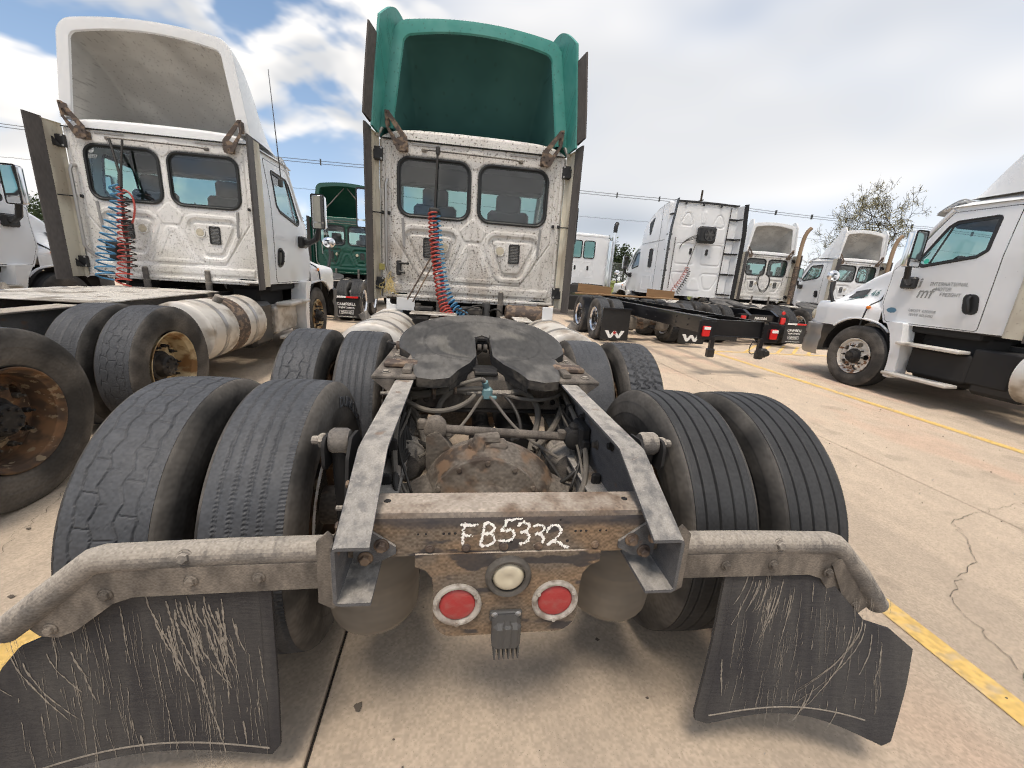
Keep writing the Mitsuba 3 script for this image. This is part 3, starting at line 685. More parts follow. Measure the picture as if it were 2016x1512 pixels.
def back_wall(step):
    X, Z = np.meshgrid(np.arange(-1.0, 1.0 + step / 2, step), np.arange(Z0, Z1 + step / 2, step), indexing='ij'); A = np.abs(X)
    y = np.zeros_like(X); G_ = 1.3
    d = pdist(TRI, A, Z)
    y += .013 * sst(-.004, .010, d) * (1 - sst(.046, .062, d))                       # pressed channel round each panel
    y -= .006 * (1 - sst(.060, .075, np.abs(d - .085) * 3))
    ta = Polygon([(-.26, 1.285), (.26, 1.285), (.055, 1.70), (-.055, 1.70)]).buffer(-.035).buffer(.035, 8)
    y -= .009 * (1 - sst(.0, .022, pdist(ta, X, Z))); y += .005 * (1 - sst(-.06, -.045, pdist(ta, X, Z)))
    dm = Polygon([(0, 1.985), (.145, 1.85), (.09, 1.745), (-.09, 1.745), (-.145, 1.85)]).buffer(-.02).buffer(.02, 6)
    y -= .007 * (1 - sst(-.004, .008, pdist(dm, X, Z)))
    hump = Polygon([(-.09, 2.66), (.09, 2.66), (.085, 2.53), (0, 2.47), (-.085, 2.53)]).buffer(-.03).buffer(.03, 6)
    y -= .006 * (1 - sst(-.004, .008, pdist(hump, X, Z)))
    ln = LineString([(.885, 2.62), (.885, 1.78), (.56, 1.285), (-.02, 1.285)])
    import shapely
    dl = shapely.distance(ln, shapely.points(A.ravel(), Z.ravel())).reshape(A.shape); y += .007 * (1 - sst(.003, .010, dl))
    sl = np.abs(Z - 1.255); y -= .010 * (1 - sst(.0, .03, np.abs(Z - 1.205) - .03)) * (A < .90)
    y += .006 * (1 - sst(.003, .009, np.abs(A - .945))) + .03 * sst(.965, 1.0, A) ** 2
    y += .012 * (1 - sst(.0, .03, pdist(WIN, A, Z)))
    y += .0015 * (meshkit.fbm(np.stack([X * 3, Z * 3, 0 * X], -1), 3, 2) - .5)
    y = y * G_
    cen = lambda Q: (Q[:-1, :-1] + Q[1:, 1:]) / 2
    keep = pdist(WIN, cen(A), cen(Z)) > step * .2
    keep &= ~((cen(Z) < 1.085 + .05 * (1 - sst(.08, .14, np.abs(cen(A) - .80)))))
    return grid(np.stack([X, y, Z], -1), keep=keep)


def side_map(poly, sgn, off=0.0, step=.07, bulge=True):
    p, f = fine(poly, step); y, z = p[:, 0], p[:, 1]
    x = xs(z) + off + (.03 * sst(1.25, 1.62, y) * sst(1.8, 1.3, z) if bulge else 0) - .05 * sst(1.0, 1.6, y) * sst(1.8, 2.2, z) - .03 * sst(.06, 0, y) ** 2
    return np.stack([sgn * x, y, z], 1), (f[:, ::-1] if sgn < 0 else f)


def ring_tube(poly, r, fn, n=6, step=.03):
    pts = np.array(poly.segmentize(step).exterior.coords)[:-1]; return tube(np.array([fn(a, b) for a, b in pts]), r, n, True)


DOOR = rpoly([(.335, 1.10), (1.50, 1.10), (1.60, 1.36), (1.605, 1.86), (1.50, 1.97), (1.06, 2.62), (.335, 2.63)], .04)
DWIN = rpoly([(.50, 2.10), (.60, 2.02), (1.22, 1.905), (1.33, 1.955), (1.06, 2.44), (.98, 2.50), (.50, 2.53)], .05)
SIDE = Polygon([(0, 1.085), (1.52, 1.07), (1.63, 1.33), (1.63, 1.95), (1.58, 2.02), (1.12, 2.69), (0, 2.69)])
ARC = lambda: np.array([(1.83 + .60 * math.cos(t), .50 + .60 * math.sin(t)) for t in np.linspace(math.radians(-8), math.radians(166), 40)])


def hood_section(y):
    zt = np.interp(y, [1.56, 1.9, 2.15, 2.5, 2.75, 2.87, 2.97], [2.0, 1.94, 1.84, 1.66, 1.48, 1.22, 1.0]); w = np.interp(y, [1.56, 2.2, 2.7, 2.97], [.84, .74, .62, .50])
    xf = np.interp(y, [1.56, 1.66, 1.8, 2.45, 2.72, 2.97], [1.045, 1.09, 1.15, 1.16, 1.10, .93]); zs = min(1.33, zt - .05); d = zt - zs
    return [(0, zt), (.35 * w, zt - .004), (.65 * w, zt - .014), (.88 * w, zt - .05 * min(1, d / .3)), (w, zt - min(.13, .35 * d)), (w + .02, zt - .55 * d), (w + .4 * (xf - w), zs + .18 * d * .6),
            (xf - .05, zs - .01), (xf - .012, zs - .06), (xf, zs - .13), (xf, min(1.06, zs - .18)), (xf - .005, .94)]


def roof_fairing(K, hw_b=.985, hw_t=.875, top=3.81, bot=2.785, depth=.98, mat='fair', mat_in='fair_in', rim=.115):
    K.holdn = K.hold('roof_fairing'); h = K.holdn
    def outline(k, n=14):        # k: 0 outer .. 1 fully inset; left bottom -> top -> right bottom
        ins = k
        b, t = hw_b - ins * 1.12, hw_t - ins * 1.12; zt = top - .09 - ins; crown = .09; r = max(.16 - ins * .8, .06)
        L = [(-b + (b - t) * s, bot + (zt - r - bot) * s) for s in np.linspace(0, 1, n)]
        a = np.linspace(PI, PI / 2, 9)[1:]; L += [(-t + r + r * math.cos(q) , zt - r + r * math.sin(q)) for q in a]
        M_ = [(x, zt) for x in np.linspace(-t + r, 0, 12)[1:]]
        P = L + M_; P = np.array(P); P[:, 1] += crown * np.clip(1 - (P[:, 0] / t) ** 2, 0, 1) * sst(zt - .4, zt, P[:, 1])
        return np.vstack([P, (P * [-1, 1])[-2::-1]])
    O, I = outline(0), outline(rim)
    def at(P, y, s=1.0, dz=0): return np.column_stack([P[:, 0], np.full(len(P), y), P[:, 1] + dz])
    def shrink(P, t):           # the shell narrows and drops towards the front
        return np.column_stack([P[:, 0] * (1 - .10 * t ** 1.3), bot + (P[:, 1] - bot) * (1 - t ** 1.75) + .0 * t])
    ts = np.linspace(0, 1, 22)
    outer = np.stack([at(shrink(O, t), .012 + depth * t) for t in ts]); lip = np.stack([at(O * [.997, 1] - [0, .003], -.004), at(O, .004), outer[0]])
    K.add('shell', grid(np.concatenate([lip, outer[1:]])), mat, 40, holder=h)
    rimg = np.stack([at(O * [.997, 1] - [0, .003], -.004), at((O * .7 + I * .3), -.008), at(I * .9 + O * .1, -.006), at(I, .012)]); K.add('rear_rim', grid(rimg), mat, 40, holder=h)
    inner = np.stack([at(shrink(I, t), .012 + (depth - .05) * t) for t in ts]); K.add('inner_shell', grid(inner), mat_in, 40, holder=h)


def daycab(step=.02, hi=False, fairing=True):
    K = Kit()
    K.add('back_wall', back_wall(step), 'wall', True)
    for s in (-1, 1):
        fn = lambda a, b: (s * a, -.004, b)
        K.add('window_seal', ring_tube(WIN, .014, fn, 8), 'seal', 40)
        W2 = WIN.buffer(-.028); m = ext(WIN.buffer(.004).difference(W2), .004, 'xz', .006); K.add('window_border', m if s > 0 else mirror(m), 'seal', False)
        m = ext(WIN.buffer(-.004), .004, 'xz', .012); v, f = fine(WIN.buffer(-.004), .2); m = (np.column_stack([v[:, 0], np.full(len(v), .0115), v[:, 1]]), f[:, ::-1]); K.add('rear_window', m if s > 0 else mirror(m), 'glass', False)
        K.add('round_lamp', cat(lathe([(-.012, 0), (-.016, .03), (-.012, .046)], 24, 'y', (s * .315, 0, 1.664))), 'lens_clear', True)
        K.add('lamp_ring', lathe([(-.004, .060), (-.014, .056), (-.014, .046), (-.006, .044)], 24, 'y', (s * .315, 0, 1.664)), 'wall', 30)
        g = K.hold('vent_grille'); gx = s * .478
        K.add('frame', ext(rrect(gx - .062, gx + .062, 1.535, 1.745, .018).difference(rrect(gx - .050, gx + .050, 1.548, 1.732, .01)), .018, 'xz', -.014), 'black_plastic', 30, holder=g)
        K.add('backing', bx(gx - .052, gx + .052, .003, .012, 1.545, 1.735, .002), 'black_matte', holder=g)
        for q in range(11): K.add('slat', bx(gx - .050, gx + .050, -.010, .004, 1.553 + q * .0165, 1.562 + q * .0165, .002), 'black_plastic', holder=g)
        rf = rot(bx(-.014, .014, -.012, 0, -.148, .148, .003), [0, 1, 0], s * 3.0); K.add('reflector_strip', mv(rf, (s * .752, -.004, 1.785)), 'reflector')
        K.add('reflector_strip', bx(s * .37, s * .665, -.010, -.001, 2.648, 2.667, .003), 'reflector')
        # rear bracket of the roof fairing
        P = Polygon([(.93, 2.93), (.885, 2.925), (.705, 2.70), (.700, 2.60), (.735, 2.565), (.805, 2.57), (.915, 2.775)]).buffer(-.008).buffer(.008)
        P = P.difference(Polygon([(.905, 2.845), (.885, 2.855), (.775, 2.705), (.815, 2.68), (.885, 2.775)]))
        for cx, cz, r in ((.907, 2.90, .009), (.76, 2.60, .010), (.73, 2.65, .009), (.79, 2.625, .008)): P = P.difference(Point(cx, cz).buffer(r))
        m = ext(P, .010, 'xz', -.075); bb = K.hold('fairing_bracket'); K.add('plate', m if s > 0 else mirror(m), 'brown_metal', 30, holder=bb)
        K.adds('foot', (bx(s * .70, s * .80, -.066, 0, 2.575, 2.655, .006), bx(s * .885, s * .925, -.066, .02, 2.80, 2.92, .006)), 'brown_metal', holder=bb)
        for zz in (2.535, 1.235):
            mb = K.hold('corner_bracket'); K.add('plate', cat(bx(s * .955, s * 1.045, -.05, .0, zz - .065, zz + .065, .008), ext(Polygon([(s * 1.04, zz + .03), (s * 1.04, zz - .06), (s * .97, zz - .06)]), .02, 'xz', -.09)), 'black_plastic', holder=mb)
            K.add('bolt', cat(*[bolt((s * .97, -.05, zz + q), (0, -1, 0), .008, .008) for q in (-.05, .05)]), 'bright_steel', holder=mb)
        lk = K.hold('extender_link'); K.add('rod', cat(tube([(s * .955, -.02, 1.965), (s * 1.03, -.10, 1.96), (s * 1.05, -.15, 1.955)], .007, 6), rbox((s * .90, -.015, 1.97), (.03, .03, .035)), rbox((s * .965, -.02, 1.97), (.03, .03, .035))), 'black_plastic', holder=lk)
        e = K.hold('side_extender')
        sec = lambda pts, zz: np.array([[(s * x, y, z) for x, y in pts] for z in zz])
        zz = np.linspace(1.06, 2.72, 12)
        K.add('panel', grid(sec([(1.0, .02), (1.035, .0), (1.047, -.18), (1.067, -.18), (1.062, .02), (1.03, .06)], zz), wrap_v=True), 'ext_panel', 40, holder=e)
        K.add('rubber_strip', grid(sec([(1.043, -.16), (1.066, -.325), (1.080, -.338), (1.088, -.325), (1.074, -.16)], np.linspace(1.03, 2.735, 12)), wrap_v=True), 'ext_rubber', 40, holder=e)
        K.add('end_cap', cat(ext(Polygon([(s * 1.0, .02), (s * 1.045, -.18), (s * 1.065, -.18), (s * 1.06, .02)]), .004, 'xy', 2.716)), 'ext_panel', holder=e)
        # sides
        m = side_map(SIDE.difference(DOOR.buffer(.006)).difference(sbox(.335, 2, 2.0, 2.6)), s); K.add('side_panel', m, 'body', 60)
        d = K.hold('door'); K.add('skin', side_map(DOOR.difference(DWIN), s, .004), 'body', 60, holder=d)
        K.add('window_frame', cat(side_map(DWIN.buffer(.012).difference(DWIN.buffer(-.035)), s, .006), ring_tube(DWIN, .012, lambda a, b: (s * (xs(b) + .004 - .05 * sst(1.0, 1.6, a) * sst(1.8, 2.2, b)), a, b), 6)), 'black_plastic', 50, holder=d)
        K.add('window', side_map(DWIN, s, -.006), 'glass', False, holder=d)
        K.add('window_bar', tube([(s * (xs(2.47) + .0 - .004), 1.0, 2.48), (s * (xs(1.93) - .012), 1.16, 1.925)], .013, 6), 'black_plastic', holder=d)
        hp = rrect(.40, .58, 1.30, 1.56, .07); hp = affinity.skew(hp, 10, 0); K.add('handle', cat(side_map(hp, s, .010, .03), tube([(s * 1.045, .48, 1.335), (s * 1.062, .48, 1.38), (s * 1.062, .51, 1.49), (s * 1.04, .51, 1.53)], .018, 8)), 'black_plastic', holder=d)
        K.add('seam', ring_tube(DOOR.buffer(.004), .004, lambda a, b: (s * (xs(b) + (.03 * sst(1.25, 1.62, a) * sst(1.8, 1.3, b)) - .05 * sst(1.0, 1.6, a) * sst(1.8, 2.2, b)), a, b), 5), 'seal', holder=d)
        K.add('pillar', tube([(s * .945, 1.08, 2.665), (s * .95, 1.35, 2.31), (s * .965, 1.62, 1.95)], .035, 8), 'body')
        mr = K.hold('door_mirror')
        K.add('arm', cat(rbox((s * 1.06, 1.30, 1.68), (.10, .20, .17), .03), tube([(s * 1.08, 1.28, 1.68), (s * 1.20, 1.20, 1.68), (s * 1.32, 1.14, 1.74), (s * 1.37, 1.12, 1.92)], [.045, .04, .04, .035], 8)), 'black_plastic', holder=mr)
        hd = rbox((s * 1.38, 1.12, 2.12), (.19, .13, .48), .04); K.add('housing', hd, 'chrome' if s < 0 else 'chrome', 60, holder=mr)
        K.add('glass', cat(bx(s * 1.30, s * 1.46, 1.048, 1.054, 1.98, 2.34, .002), bx(s * 1.30, s * 1.46, 1.046, 1.054, 1.885, 1.965, .002)), 'mirror_glass', False, holder=mr)
        K.add('rim', ext(rrect(s * 1.38 - .095, s * 1.38 + .095, 1.875, 2.365, .03).difference(rrect(s * 1.38 - .078, s * 1.38 + .078, 1.89, 2.345, .02)), .012, 'xz', 1.044), 'black_plastic', holder=mr)
        # hood side parts
        hm = K.hold('hood_mirror'); K.add('stalk', tube([(s * 1.03, 2.42, 1.27), (s * 1.10, 2.46, 1.34), (s * 1.12, 2.52, 1.50), (s * 1.10, 2.56, 1.66)], [.04, .03, .025, .022], 8), 'black_plastic', holder=hm)
        v, f = arr(trimesh.creation.icosphere(3)); K.add('housing', (v * [.115, .06, .095] + [s * 1.09, 2.58, 1.76], f), 'chrome', True, holder=hm)
        K.add('marker_lamp', ((v * [.012, .042, .026] + [s * 1.135, 1.74, 1.28]), f), 'lens_amber', True)
        ys = np.concatenate([np.linspace(1.585, 2.97, 66)])
        S = [hood_section(y) for y in ys]; t = np.linspace(0, 11, 45)
        from scipy.interpolate import PchipInterpolator
        P = np.array([[(s * X, y + (.0 if y < 2.6 else 0), Z) for X, Z in PchipInterpolator(range(12), np.array(sec_))(t)] for y, sec_ in zip(ys, S)])
        cy, cz = (P[:-1, :-1, 1] + P[1:, 1:, 1]) / 2, (P[:-1, :-1, 2] + P[1:, 1:, 2]) / 2
        side_part = np.abs((P[:-1, :-1, 0] + P[1:, 1:, 0]) / 2) > .6
        inside = (np.hypot(cy - 1.83, cz - .50) < .60) & side_part
        K.add('hood_half', grid(P, keep=~inside), 'body', 60)
        arc = ARC(); xa = [float(np.interp(a, [1.2, 1.56, 1.66, 1.8, 2.45, 2.72], [1.03, 1.04, 1.09, 1.15, 1.16, 1.10])) for a, _ in arc]
        K.add('fender_lip', tube([(s * (x - .004), a, b) for x, (a, b) in zip(xa, arc) if b > .92], .018, 8), 'body')
        arcq = [(a, b) for a, b in arc if b > .5]; K.add('wheel_liner', grid(np.array([[(s * x, a, b) for a, b in [(1.83 + (p - 1.83) * .985, .5 + (q - .5) * .985) for p, q in arcq]] for x in (.62, 1.10)])), 'black_matte', 60)
        pp = rpoly([(1.42, 1.10), (1.31, .93), (1.245, .72), (1.225, .5), (1.235, .28), (1.10, .28), (1.085, .60), (1.16, 1.10)], .02); m = ext(pp, .22, 'yz', .90); 
        m = (m[0] * [s, 1, 1], m[1] if s > 0 else m[1][:, ::-1]); K.add('quarter_fender', m, 'body', 30)
        st = K.hold('cab_step'); K.add('upper_tread', bx(s * .97, s * 1.17, .34, 1.16, .79, .835, .012), 'step', holder=st); K.add('lower_tread', bx(s * .99, s * 1.20, .34, 1.22, .325, .37, .012), 'step', holder=st)
        K.add('step_panel', bx(s * .80, s * 1.0, .30, 1.05, .40, .78, .03), 'step_panel', holder=st)
        K.add('tool_box', bx(s * .58, s * .96, -.30, .28, .30, .86, .05), 'black_plastic'); K.add('chassis_box', cat(bx(s * .46, s * .80, .28, 1.1, .32, 1.02, .03), bx(s * .4, s * .95, .3, 1.5, .98, 1.08, .02)), 'black_matte')
        hl = K.hold('headlight'); P2 = P[-13:, 22:40:1] if False else None
        K.add('lens', (v * [.15, .12, .13] + [s * .93, 2.80, 1.08], f), 'lens_clear', True, holder=hl)
        K.add('vent_panel', grid(np.array([[(s * (abs(hood_px(y, z)) + .004), y, z) for z in np.linspace(1.575 - .16 * (y - 2.1), 1.425 - .05 * (y - 2.1), 5)] for y in np.linspace(2.10, 2.44, 8)])), 'black_plastic', 50)
        K.add('hood_vent', cat(*[side_bar(s, 2.12, 2.42, 1.535 - q * .04) for q in range(4)]), 'black_plastic')
        K.add('seat_back', cat(rbox((s * .44, .52, 1.78), (.50, .16, .75), .06), rbox((s * .44, .53, 2.22), (.30, .13, .24), .05)), 'seat_cloth', 60)
    K.add('sill', cat(bx(-.80, .80, .0, .06, 1.06, 1.092, .01), bx(-.98, .98, -.012, .10, 1.085, 1.12, .012)), 'wall')
    K.add('cab_floor', cat(bx(-.95, .95, .05, 1.6, 1.06, 1.10, .01), bx(-.95, .95, 1.33, 1.62, 1.10, 1.76, .06), bx(-.95, .95, 1.6, 1.66, 1.1, 1.94, .01)), 'interior')
    K.add('overhead_console', bx(-.93, .93, .86, 1.06, 2.42, 2.66, .03), 'interior')
    K.add('headliner', grid(np.array([[(x, y, 2.63) for y in (.02, 1.12)] for x in (-.94, .94)])), 'interior', False)
    th = np.linspace(0, 2 * PI, 28, endpoint=False); K.add('steering_wheel', cat(tube(np.stack([-.42 + .22 * np.cos(th), 1.10 + .12 * np.sin(th), 1.90 + .19 * np.sin(th)], 1), .015, 6, True), tube([(-.42, 1.12, 1.90), (-.42, 1.35, 1.70)], .03, 6)), 'black_plastic')
    xw = np.linspace(-1, 1, 15); wsh = np.array([[(x * (.93 + .035 * t), 1.09 + .53 * t + .13 * (1 - x * x), 2.66 - .72 * t) for x in xw] for t in np.linspace(0, 1, 8)]); K.add('windshield', grid(wsh), 'glass', True)
    K.add('windshield_edge', cat(tube(wsh[0], .016, 6), tube(wsh[-1], .016, 6)), 'black_plastic'); K.add('wiper', tube([(-.1, 1.72, 2.0), (-.5, 1.68, 2.04), (-.55, 1.55, 2.15)], .008, 5), 'black_plastic')
    # roof cap, with the lip over the back wall
    ysr = np.array([-.012, -.012, .0, .15, .4, .7, .95, 1.10, 1.22]); zt = np.array([2.69, 2.75, 2.782, 2.79, 2.795, 2.79, 2.77, 2.735, 2.665]); xr = np.linspace(-1, 1, 41)
    P = np.array([[(x * .985, y + .13 * (1 - x * x) * sst(.7, 1.2, y), 2.69 + (z - 2.69) * (1 - abs(x) ** 9 * (1 if z > 2.70 else 0)) + (.02 * (1 - x * x) if z > 2.72 else 0)) for x in xr] for y, z in zip(ysr, zt)])
    K.add('roof_cap', grid(P[:, ::-1]), 'wall_roof', 40); K.add('roof_seam', tube([(x, -.016, 2.69) for x in np.linspace(-.985, .985, 9)], .006, 6), 'seam')
    vs = np.array([[(x * .93, 1.02 + .30 * t + .13 * (1 - x * x), 2.80 - .16 * t ** 1.6) for x in xw] for t in np.linspace(0, 1, 6)]); K.add('sun_visor', cat(grid(vs), (grid(vs)[0] - [0, 0, .02], grid(vs)[1])), 'body', 40)
    bp = [(1.14, 2.46), (1.13, 2.72), (1.03, 2.90), (.80, 2.99), (0, 3.05)]; bp = bp + [(-x, y) for x, y in bp[-2::-1]]; bp = spline(bp, 41)
    prof = [(0, .38), (.025, .42), (.03, .62), (.0, .70), (.025, .78), (.02, .92), (-.03, .94)]
    nrm = np.gradient(bp, axis=0); nrm = np.stack([nrm[:, 1], -nrm[:, 0]], 1); nrm /= np.linalg.norm(nrm, axis=1, keepdims=True); nrm *= -1 if nrm[20, 1] < 0 else 1
    K.add('bumper', grid(np.array([[(b[0] + n_[0] * o, b[1] + n_[1] * o, z) for b, n_ in zip(bp, nrm)] for o, z in prof])), 'bumper', 40)
    K.add('radiator_grille', cat(*[bx(-.48, .48, 2.84 + .02 * q, 2.90 + .02 * q, 1.42 - .06 * q, 1.45 - .06 * q, .005) for q in range(8)]), 'grey_plastic')
    K.adds('hood_seam', ([tube([(s * (X + .003), y, Z + .002) for (X, Z), y in zip([hood_section(q)[i] for i, q in zip((4, 5, 6, 7, 8, 9, 11), (1.72, 1.735, 1.75, 1.76, 1.765, 1.77, 1.80))], (1.72, 1.735, 1.75, 1.76, 1.765, 1.77, 1.80))], .012, 5) for s in (-1, 1)]), 'seal')
    # rod across the back wall and grab handle
    K.add('hose_rail', cat(tube([(-.55, -.005, 2.612), (-.50, -.03, 2.612), (-.44, -.045, 2.61), (.40, -.045, 2.603), (.46, -.03, 2.60), (.50, -.005, 2.60)], .0085, 8), rbox((-.54, -.01, 2.612), (.05, .02, .035)), rbox((.49, -.01, 2.60), (.05, .02, .035))), 'dusty_metal')
    K.add('grab_handle', tube([(-.915, .0, 2.30), (-.915, -.06, 2.285), (-.925, -.075, 2.24), (-.925, -.075, 1.42), (-.915, -.05, 1.37), (-.86, -.02, 1.31)], .017, 10), 'bright_steel')
    if fairing: roof_fairing(K)
    for s in (-1, 1):
        x = s * (.40 if s > 0 else .40)
        K.add('cab_mount', cat(bx(s * .35 - .028, s * .35 + .028, -.05, .0, 1.06, 1.22, .012), cyl((s * .35, -.02, .86), (s * .35, -.02, 1.07), .036, 12)), 'dusty_metal')
    return K


def hood_px(y, z):
    S = hood_section(y); return float(np.interp(z, [S[9][1], S[8][1], S[7][1], S[6][1], S[5][1], S[4][1], S[3][1]], [S[9][0], S[8][0], S[7][0], S[6][0], S[5][0], S[4][0], S[3][0]]))


def side_bar(s, y0, y1, z):
    P = []
    for y in np.linspace(y0, y1, 5):
        sec_ = hood_section(y); X = np.interp(z, [sec_[5][1], sec_[4][1], sec_[3][1]], [sec_[5][0], sec_[4][0], sec_[3][0]]); P.append((s * (X + .006), y, z - .12 * (y - y0)))
    return tube(P, .013, 5)
# ---------------------------------------------------------------- the main truck, seen from behind (world coordinates, rear axle at y = 0)
BASE = {'wall': 'wall_dirty', 'wall_roof': 'wall_dirty', 'seam': 'seal', 'fair': 'white', 'fair_in': 'fair_in', 'body': 'white', 'step': 'deck_alu', 'step_panel': 'black_matte', 'bumper': 'grey_plastic'}
main = thing('semi_truck', 'nearest tractor unit, in the middle, with teal roof fairing and greasy fifth wheel', 'truck')
KA = Kit()
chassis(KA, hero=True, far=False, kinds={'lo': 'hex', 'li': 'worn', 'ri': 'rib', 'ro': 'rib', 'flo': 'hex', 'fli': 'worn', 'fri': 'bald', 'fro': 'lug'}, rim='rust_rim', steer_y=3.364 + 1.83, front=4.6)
h = KA.hold('rear_crossmember')
prof = [(-.50, .826), (-.575, .826), (-.590, .821), (-.598, .810), (-.600, .795), (-.600, .700), (-.592, .700), (-.592, .793), (-.587, .806), (-.580, .815), (-.572, .818), (-.50, .818)]
xsr = np.linspace(-.42, .42, 30); P = np.array([[(x, y, z) for y, z in prof] for x in xsr]); KA.add('channel', grid(P, wrap_v=True), 'rust_member', 40, 'rusty brown crossmember with chalk writing', holder=h)
KA.add('hole', cat(*[cyl((x, -.6006, z), (x, -.596, z), r, 10) for x, z, r in [(-.245, .765, .003), (-.225, .765, .003), (-.18, .765, .004), (-.165, .765, .004), (-.15, .765, .004), (.175, .765, .004), (.19, .765, .004), (.205, .765, .004), (.245, .765, .004), (.262, .765, .003), (.13, .80, .003), (.0, .735, .004), (.155, .735, .005)]],
               *[cyl((x, -.54, .8255), (x, -.54, .8268), .009, 12) for x in (-.33, .33)]), 'black_matte', True, {'kind': 'stuff'}, holder=h)
for x in (-.215, -.12, .075, .235, -.02): KA.add('bolt', bolt((x, -.600, .722), (0, -1, 0), .0085, .008), 'brown_metal', holder=h)
for s in (-1, 1):
    m = ext(Polygon([(s * .405, .80), (s * .385, .80), (s * .30, .735), (s * .30, .715), (s * .345, .690), (s * .405, .690)]), .008, 'xz', -.6095); KA.add('gusset', m, 'rail_paint', holder=h)
    KA.adds('gusset_bolt', (bolt((s * .335, -.6095, .742), (0, -1, 0), .013, .018), bolt((s * .375, -.6095, .705), (0, -1, 0), .013, .018), bolt((s * .42, -.64, .765), (-s, 0, 0), .012, .05, False)), 'brown_metal', holder=h)
# chalk number
CH = [[(768, 225), (765, 270), (762, 320)], [(752, 228), (790, 231), (832, 230)], [(766, 282), (806, 281)], [(866, 228), (858, 280), (850, 330)], [(862, 228), (900, 228), (912, 248), (890, 272), (866, 276)], [(870, 276), (906, 283), (916, 308), (890, 330), (852, 332)],
      [(1042, 204), (1005, 207), (968, 212)], [(968, 212), (958, 240), (948, 258), (985, 256), (1010, 272), (1008, 296), (980, 312), (936, 306)], [(1030, 236), (1062, 224), (1083, 238), (1072, 260), (1044, 268)], [(1044, 268), (1080, 280), (1086, 305), (1064, 324), (1040, 324)],
      [(1104, 246), (1136, 236), (1158, 250), (1148, 270), (1120, 279)], [(1120, 279), (1152, 290), (1160, 312), (1142, 332), (1116, 334)], [(1172, 270), (1190, 244), (1222, 240), (1242, 262), (1232, 292), (1204, 322), (1182, 334), (1214, 322), (1250, 332), (1288, 354)]]
rc = np.random.default_rng(3); blobs = []
for stq in CH:
    q = np.array(stq, float); pts = spline(q, 40) if len(q) > 2 else np.linspace(q[0], q[-1], 26)
    L = np.linalg.norm(np.diff(pts, axis=0), axis=1).sum(); n = int(L / 2.1)
    for t in np.linspace(0, len(pts) - 1, n):
        k = min(int(t), len(pts) - 2); c = pts[k] + (pts[k + 1] - pts[k]) * (t - k) + rc.normal(0, 2.2, 2)
        if rc.random() < .04: continue
        a = np.sort(rc.uniform(0, 2 * PI, 6)); r = rc.uniform(3.6, 9.0) * rc.uniform(.6, 1.1, 6)
        x = -.137 + (c[0] + r * np.cos(a) - 750) / 2.52 / 723; z = .823 - ((c[1] + r * np.sin(a)) / 2.52 + 940 - 1010) / 645
        v = np.column_stack([np.append(x, x.mean()), np.full(7, -.6008 - rc.uniform(0, .0006)), np.append(z, z.mean())]); blobs.append((v, np.array([[6, i, (i + 1) % 6] for i in range(6)])))
KA.add('chalk_number', cat(*blobs), 'chalk', False, 'white chalk writing FB5332', holder=h)
# lamp plate
h = KA.hold('lamp_plate')
pl = Polygon([(-.252, .708), (-.252, .672), (-.225, .660), (-.207, .635), (-.203, .60), (-.203, .44), (.203, .44), (.203, .60), (.207, .635), (.225, .660), (.252, .672), (.252, .708)])
pl = pl.intersection(rrect(-.203, .203, .437, .90, .065).union(sbox(-.3, .56, .3, .9))); 
for x, z, r in ((-.138, .549, .05), (.135, .549, .05), (-.003, .636, .046)): pl = pl.difference(Point(x, z).buffer(r))
KA.add('plate', ext(pl, .006, 'xz', -.6075), 'rust_member', 30, holder=h)
for x in (-.138, .135):
    q = h
    KA.add('lamp_bezel', cat(lathe([(-.606, .066), (-.615, .066), (-.6195, .061), (-.6195, .056), (-.613, .0505), (-.609, .0490), (-.603, .0490)], 40, 'y', (x, 0, .549)), *[bolt((x + .0585 * math.cos(a), -.618, .549 + .0585 * math.sin(a)), (0, -1, 0), .006, .005, False) for a in (.55, 2.6, 4.7)]), 'bezel', 40, holder=h)
    KA.add('red_lamp', lathe([(-.600, .0488), (-.6115, .0482), (-.6145, .044), (-.6165, .03), (-.6175, 0)], 40, 'y', (x, 0, .549)), 'lens_red', 40, 'round dusty red tail lamp', holder=h)
KA.add('lamp_grommet', lathe([(-.606, .063), (-.616, .063), (-.625, .056), (-.622, .047), (-.612, .046), (-.60, .046)], 40, 'y', (-.003, 0, .636)), 'sidewall', 40, holder=h)
KA.add('white_lamp', lathe([(-.600, .0455), (-.612, .044), (-.620, .037), (-.623, .030), (-.6235, .016), (-.622, .012), (-.6215, 0)], 40, 'y', (-.003, 0, .636)), 'lens_clear', 40, 'round yellowed reverse lamp', holder=h)
cb = [rbox((-.003, -.636, .477), (.078, .055, .085), .012), rbox((-.003, -.655, .485), (.026, .03, .075), .008), rbox((-.003, -.615, .512), (.09, .014, .03), .006)]
cb += [bx(-.036 + .013 * k, -.031 + .013 * k, -.66, -.615, .405, .445, .0015) for k in range(6)]
KA.add('connector_box', cat(*cb), 'grey_plastic', 30, holder=h); KA.adds('connector_screw', ([bolt((x, -.621, .520), (0, -1, 0), .006, .006) for x in (-.035, .03)]), 'bright_steel', holder=h)
